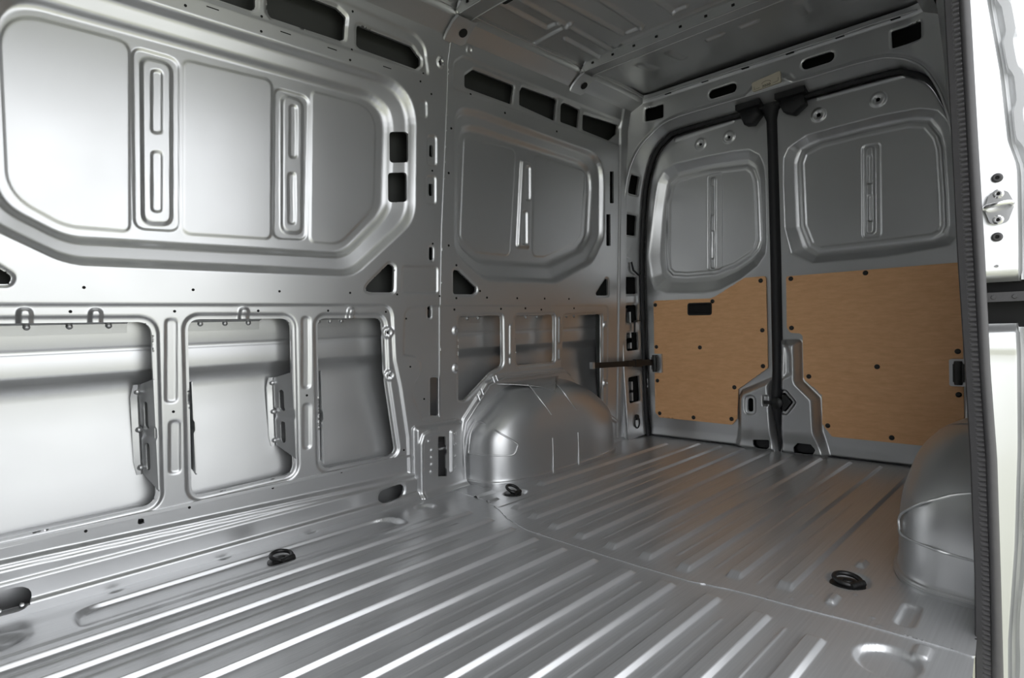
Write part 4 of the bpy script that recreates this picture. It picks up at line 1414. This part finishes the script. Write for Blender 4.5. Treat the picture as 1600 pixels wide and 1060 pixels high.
# front part of the open side and the header above the opening
m = MB()
for x0, x1, z0, z1 in ((-0.72, -0.45, -0.35, 2.03), (-0.45, 1.66, 1.86, 2.03)):
    m.box((x0, 0.16, z0), (x1, 0.26, z1))
m.box((-0.72, 0.10, -0.50), (1.55, 0.165, -0.30))
m.box((-0.72, 0.166, -0.45), (1.28, 0.200, -0.012))
m.box((1.28, 0.19, -0.45), (1.62, 0.21, -0.016))
m.box((1.68, 0.05, -0.45), (3.2, 0.165, -0.012))
m.build('side_frame', PAINT, wr_o, smooth=False)
m = MB()
m.box((-0.735, 0.1, -0.4), (-0.72, 2.12, 2.04))
tag(m.build('wall_front', LIGHT_CUT, smooth=False), 'plain unseen bulkhead towards the cab, made dark grey to cut light at the rear', kind='structure')  # out of view, kept dark so less light reaches the rear doors

# ribbed weatherstrip
seal = bpy.data.objects.new('weatherstrip', None)
COL.objects.link(seal)
seal.location = (1.57, 0.17, -0.02)
tag(seal, 'ribbed dark rubber weatherstrip running up the sliding-door pillar', 'weatherstrip')
ox, oy, oz = seal.location
m = MB()
rr = []
k = 0
for z in np.arange(-0.45, 1.86, 0.0035):
    yl = float(np.interp(z, SEAL_Z, SEAL_L))
    yr = float(np.interp(z, SEAL_Z, SEAL_R))
    w = yl - yr
    b = 0.004 if k % 3 == 0 else 0.0
    k += 1
    pr = [(1.588, yl - 0.002), (1.576, yl), (1.568, yl - 0.003), (1.564, yl - 0.30 * w), (1.562 + b, yl - 0.36 * w), (1.561 + b, yl - 0.56 * w), (1.562, yl - 0.60 * w), (1.572, yl - 0.62 * w)]
    rr.append([(x - ox, y - oy, z - oz) for x, y in pr])
m.rings(rr, close=False)
m.build('ribbed_trim', SEAL_M, seal, sharp=25)
m = MB()
rr = []
for z in np.linspace(-0.45, 1.86, 70):
    yl = float(np.interp(z, SEAL_Z, SEAL_L))
    yr = float(np.interp(z, SEAL_Z, SEAL_R))
    w = yl - yr
    yc, ra = yl - 0.80 * w, 0.20 * w
    rr.append([(1.568 - ox - 1.5 * ra * math.sin(q), yc + ra * 1.05 * math.cos(q) - oy, z - oz) for q in np.linspace(-0.5, math.pi + 0.5, 14)])
m.rings(rr, close=False)
m.build('seal_bulb', SEAL_M, seal)

# pillar jamb facing forward, with its stepped outer edge
JZ = [-0.45, 0.0, 0.2, 0.41, 0.60, 0.650, 0.664]
m = MB()


def jamb_rows(zs_, edge):
    rr = []
    for z in zs_:
        yl = float(np.interp(z, SEAL_Z, SEAL_R)) + 0.012
        e = edge(z)
        rr.append([(1.590, yl + 0.01, z), (1.606, yl, z), (1.612, yl - 0.006, z), (1.614, e + 0.006, z), (1.617, e + 0.002, z), (1.640, e, z), (1.650, e - 0.003, z)])
    return rr


up_edge = lambda z: float(np.interp(z, [0.755, 0.82, 0.98, 1.0, 1.05, 1.19, 1.35, 1.86], [0.1015, 0.1005, 0.1010, 0.103, 0.1158, 0.1260, 0.1457, 0.185]))
lo_edge = lambda z: float(np.interp(z, [-0.45, -0.01, 0.2, 0.41, 0.60, 0.665], [0.130, 0.126, 0.113, 0.106, 0.105, 0.107]))
zu = np.concatenate([np.linspace(0.757, 0.79, 6), np.linspace(0.80, 1.10, 40), np.linspace(1.12, 1.86, 30)])
rr = jamb_rows(zu, up_edge)
rr = [[(p[0] + 0.03 * (1 - float(ss(np.array(z), 0.755, 0.775))), p[1], p[2]) for p in r] for r, z in zip(rr, zu)]
m.rings(rr, close=False)
zl = np.concatenate([np.linspace(-0.45, 0.60, 60), np.linspace(0.605, 0.668, 14)])
rr = jamb_rows(zl, lo_edge)
rr = [[(p[0] + 0.035 * float(ss(np.array(z), 0.645, 0.668)) - 0.003 * float(ss(np.array(z), 0.60, 0.615)), p[1], p[2]) for p in r] for r, z in zip(rr, zl)]
m.rings(rr, close=False)
jamb = m.build('trim_2', PAINT, sharp=45)
tag(jamb, 'bright silver pillar jamb beside the weatherstrip, outside the cargo bay', kind='structure')
# outer flange with a scalloped edge
m = MB()
rr = []
for z in np.concatenate([np.linspace(-0.45, 0.66, 60), np.linspace(0.76, 1.86, 110)]):
    e = up_edge(z) if z > 0.7 else lo_edge(z)
    wv = 0.004 * math.tanh(3 * math.sin(z * 42)) if z > 1.0 else 0.0015 * math.sin(z * 30)
    rr.append([(1.648, e - 0.001, z), (1.652, e - 0.008, z), (1.646, e - 0.012 + wv, z), (1.640, e - 0.015 + wv, z), (1.640, e - 0.030 + wv, z), (1.652, e - 0.034, z), (1.66, e - 0.05, z), (1.67, 0.05, z)])
h = 60
m.rings(rr[:h], close=False)
m.rings(rr[h:], close=False)
m.build('outer_flange', PAINT, jamb, sharp=40)
# dark track slot with its rail
m = MB()
m.box((1.665, 0.056, 0.64), (1.70, 0.20, 0.78))
m.build('track_slot', DARK, jamb, smooth=False)
m = MB()
m.box((1.632, 0.060, 0.715), (1.660, 0.165, 0.735))
for y in (0.075, 0.11, 0.145):
    m.cyl((1.632, y, 0.725), (-1, 0, 0), [(0.005, 0), (0.004, 0.002)], 10)
tag(m.build('track_rail', SEAL_M, jamb, smooth=False), 'dark grey rail of the sliding-door track')
m = MB()
for y, z in ((0.137, 0.79), (0.137, 0.63)):
    m.cyl((1.613, y, z), (-1, 0, 0), [(0.004, -0.002), (0.003, 0.003)], 8)
m.build('weld_stud', CHROME, jamb)

# striker
st = bpy.data.objects.new('door_striker', None)
COL.objects.link(st)
st.location = (1.611, 0.131, 0.85)
tag(st, 'bright steel striker loop bolted to the pillar jamb', 'striker')
SX0, SY0, SZ0 = st.location


def S(x, y, z):
    return (x - SX0, y - SY0, z - SZ0)


m = MB()
P = fillet([(0.146, 0.945), (0.118, 0.945), (0.106, 0.915), (0.118, 0.878), (0.146, 0.878), (0.156, 0.912)], 0.010, 4)
m.prism([S(1.6045, y, z) for y, z in P], (0.007, 0, 0))
m.build('striker_plate', CHROME, st, sharp=30)
m = MB()
m.tube([S(1.606, 0.153, 0.911), S(1.585, 0.1535, 0.911), S(1.574, 0.148, 0.912), S(1.571, 0.135, 0.914), S(1.572, 0.120, 0.916), S(1.578, 0.112, 0.917), S(1.606, 0.1105, 0.917)], 0.0045, 10)
m.build('striker_loop', CHROME, st)
for y, z, mt in ((0.1325, 0.940, CHROME), (0.1335, 0.886, CHROME), (0.134, 0.9745, SEAL_M), (0.1355, 0.851, SEAL_M)):
    m = MB()
    x0 = 1.6045 if mt is CHROME else 1.612
    m.cyl(S(x0, y, z), (-1, 0, 0), [(0.0095, -0.002), (0.0095, 0.002), (0.0065, 0.0045), (0.004, 0.0045), (0.004, 0.001)], 18)
    b = m.build('bolt', mt, st, sharp=30)
    m = MB()
    m.cyl(S(x0 - 0.0012, y, z), (-1, 0, 0), [(0.0038, 0), (0.0036, 0.0014)], 6)
    m.build('bolt_socket', DARK, b, smooth=False)
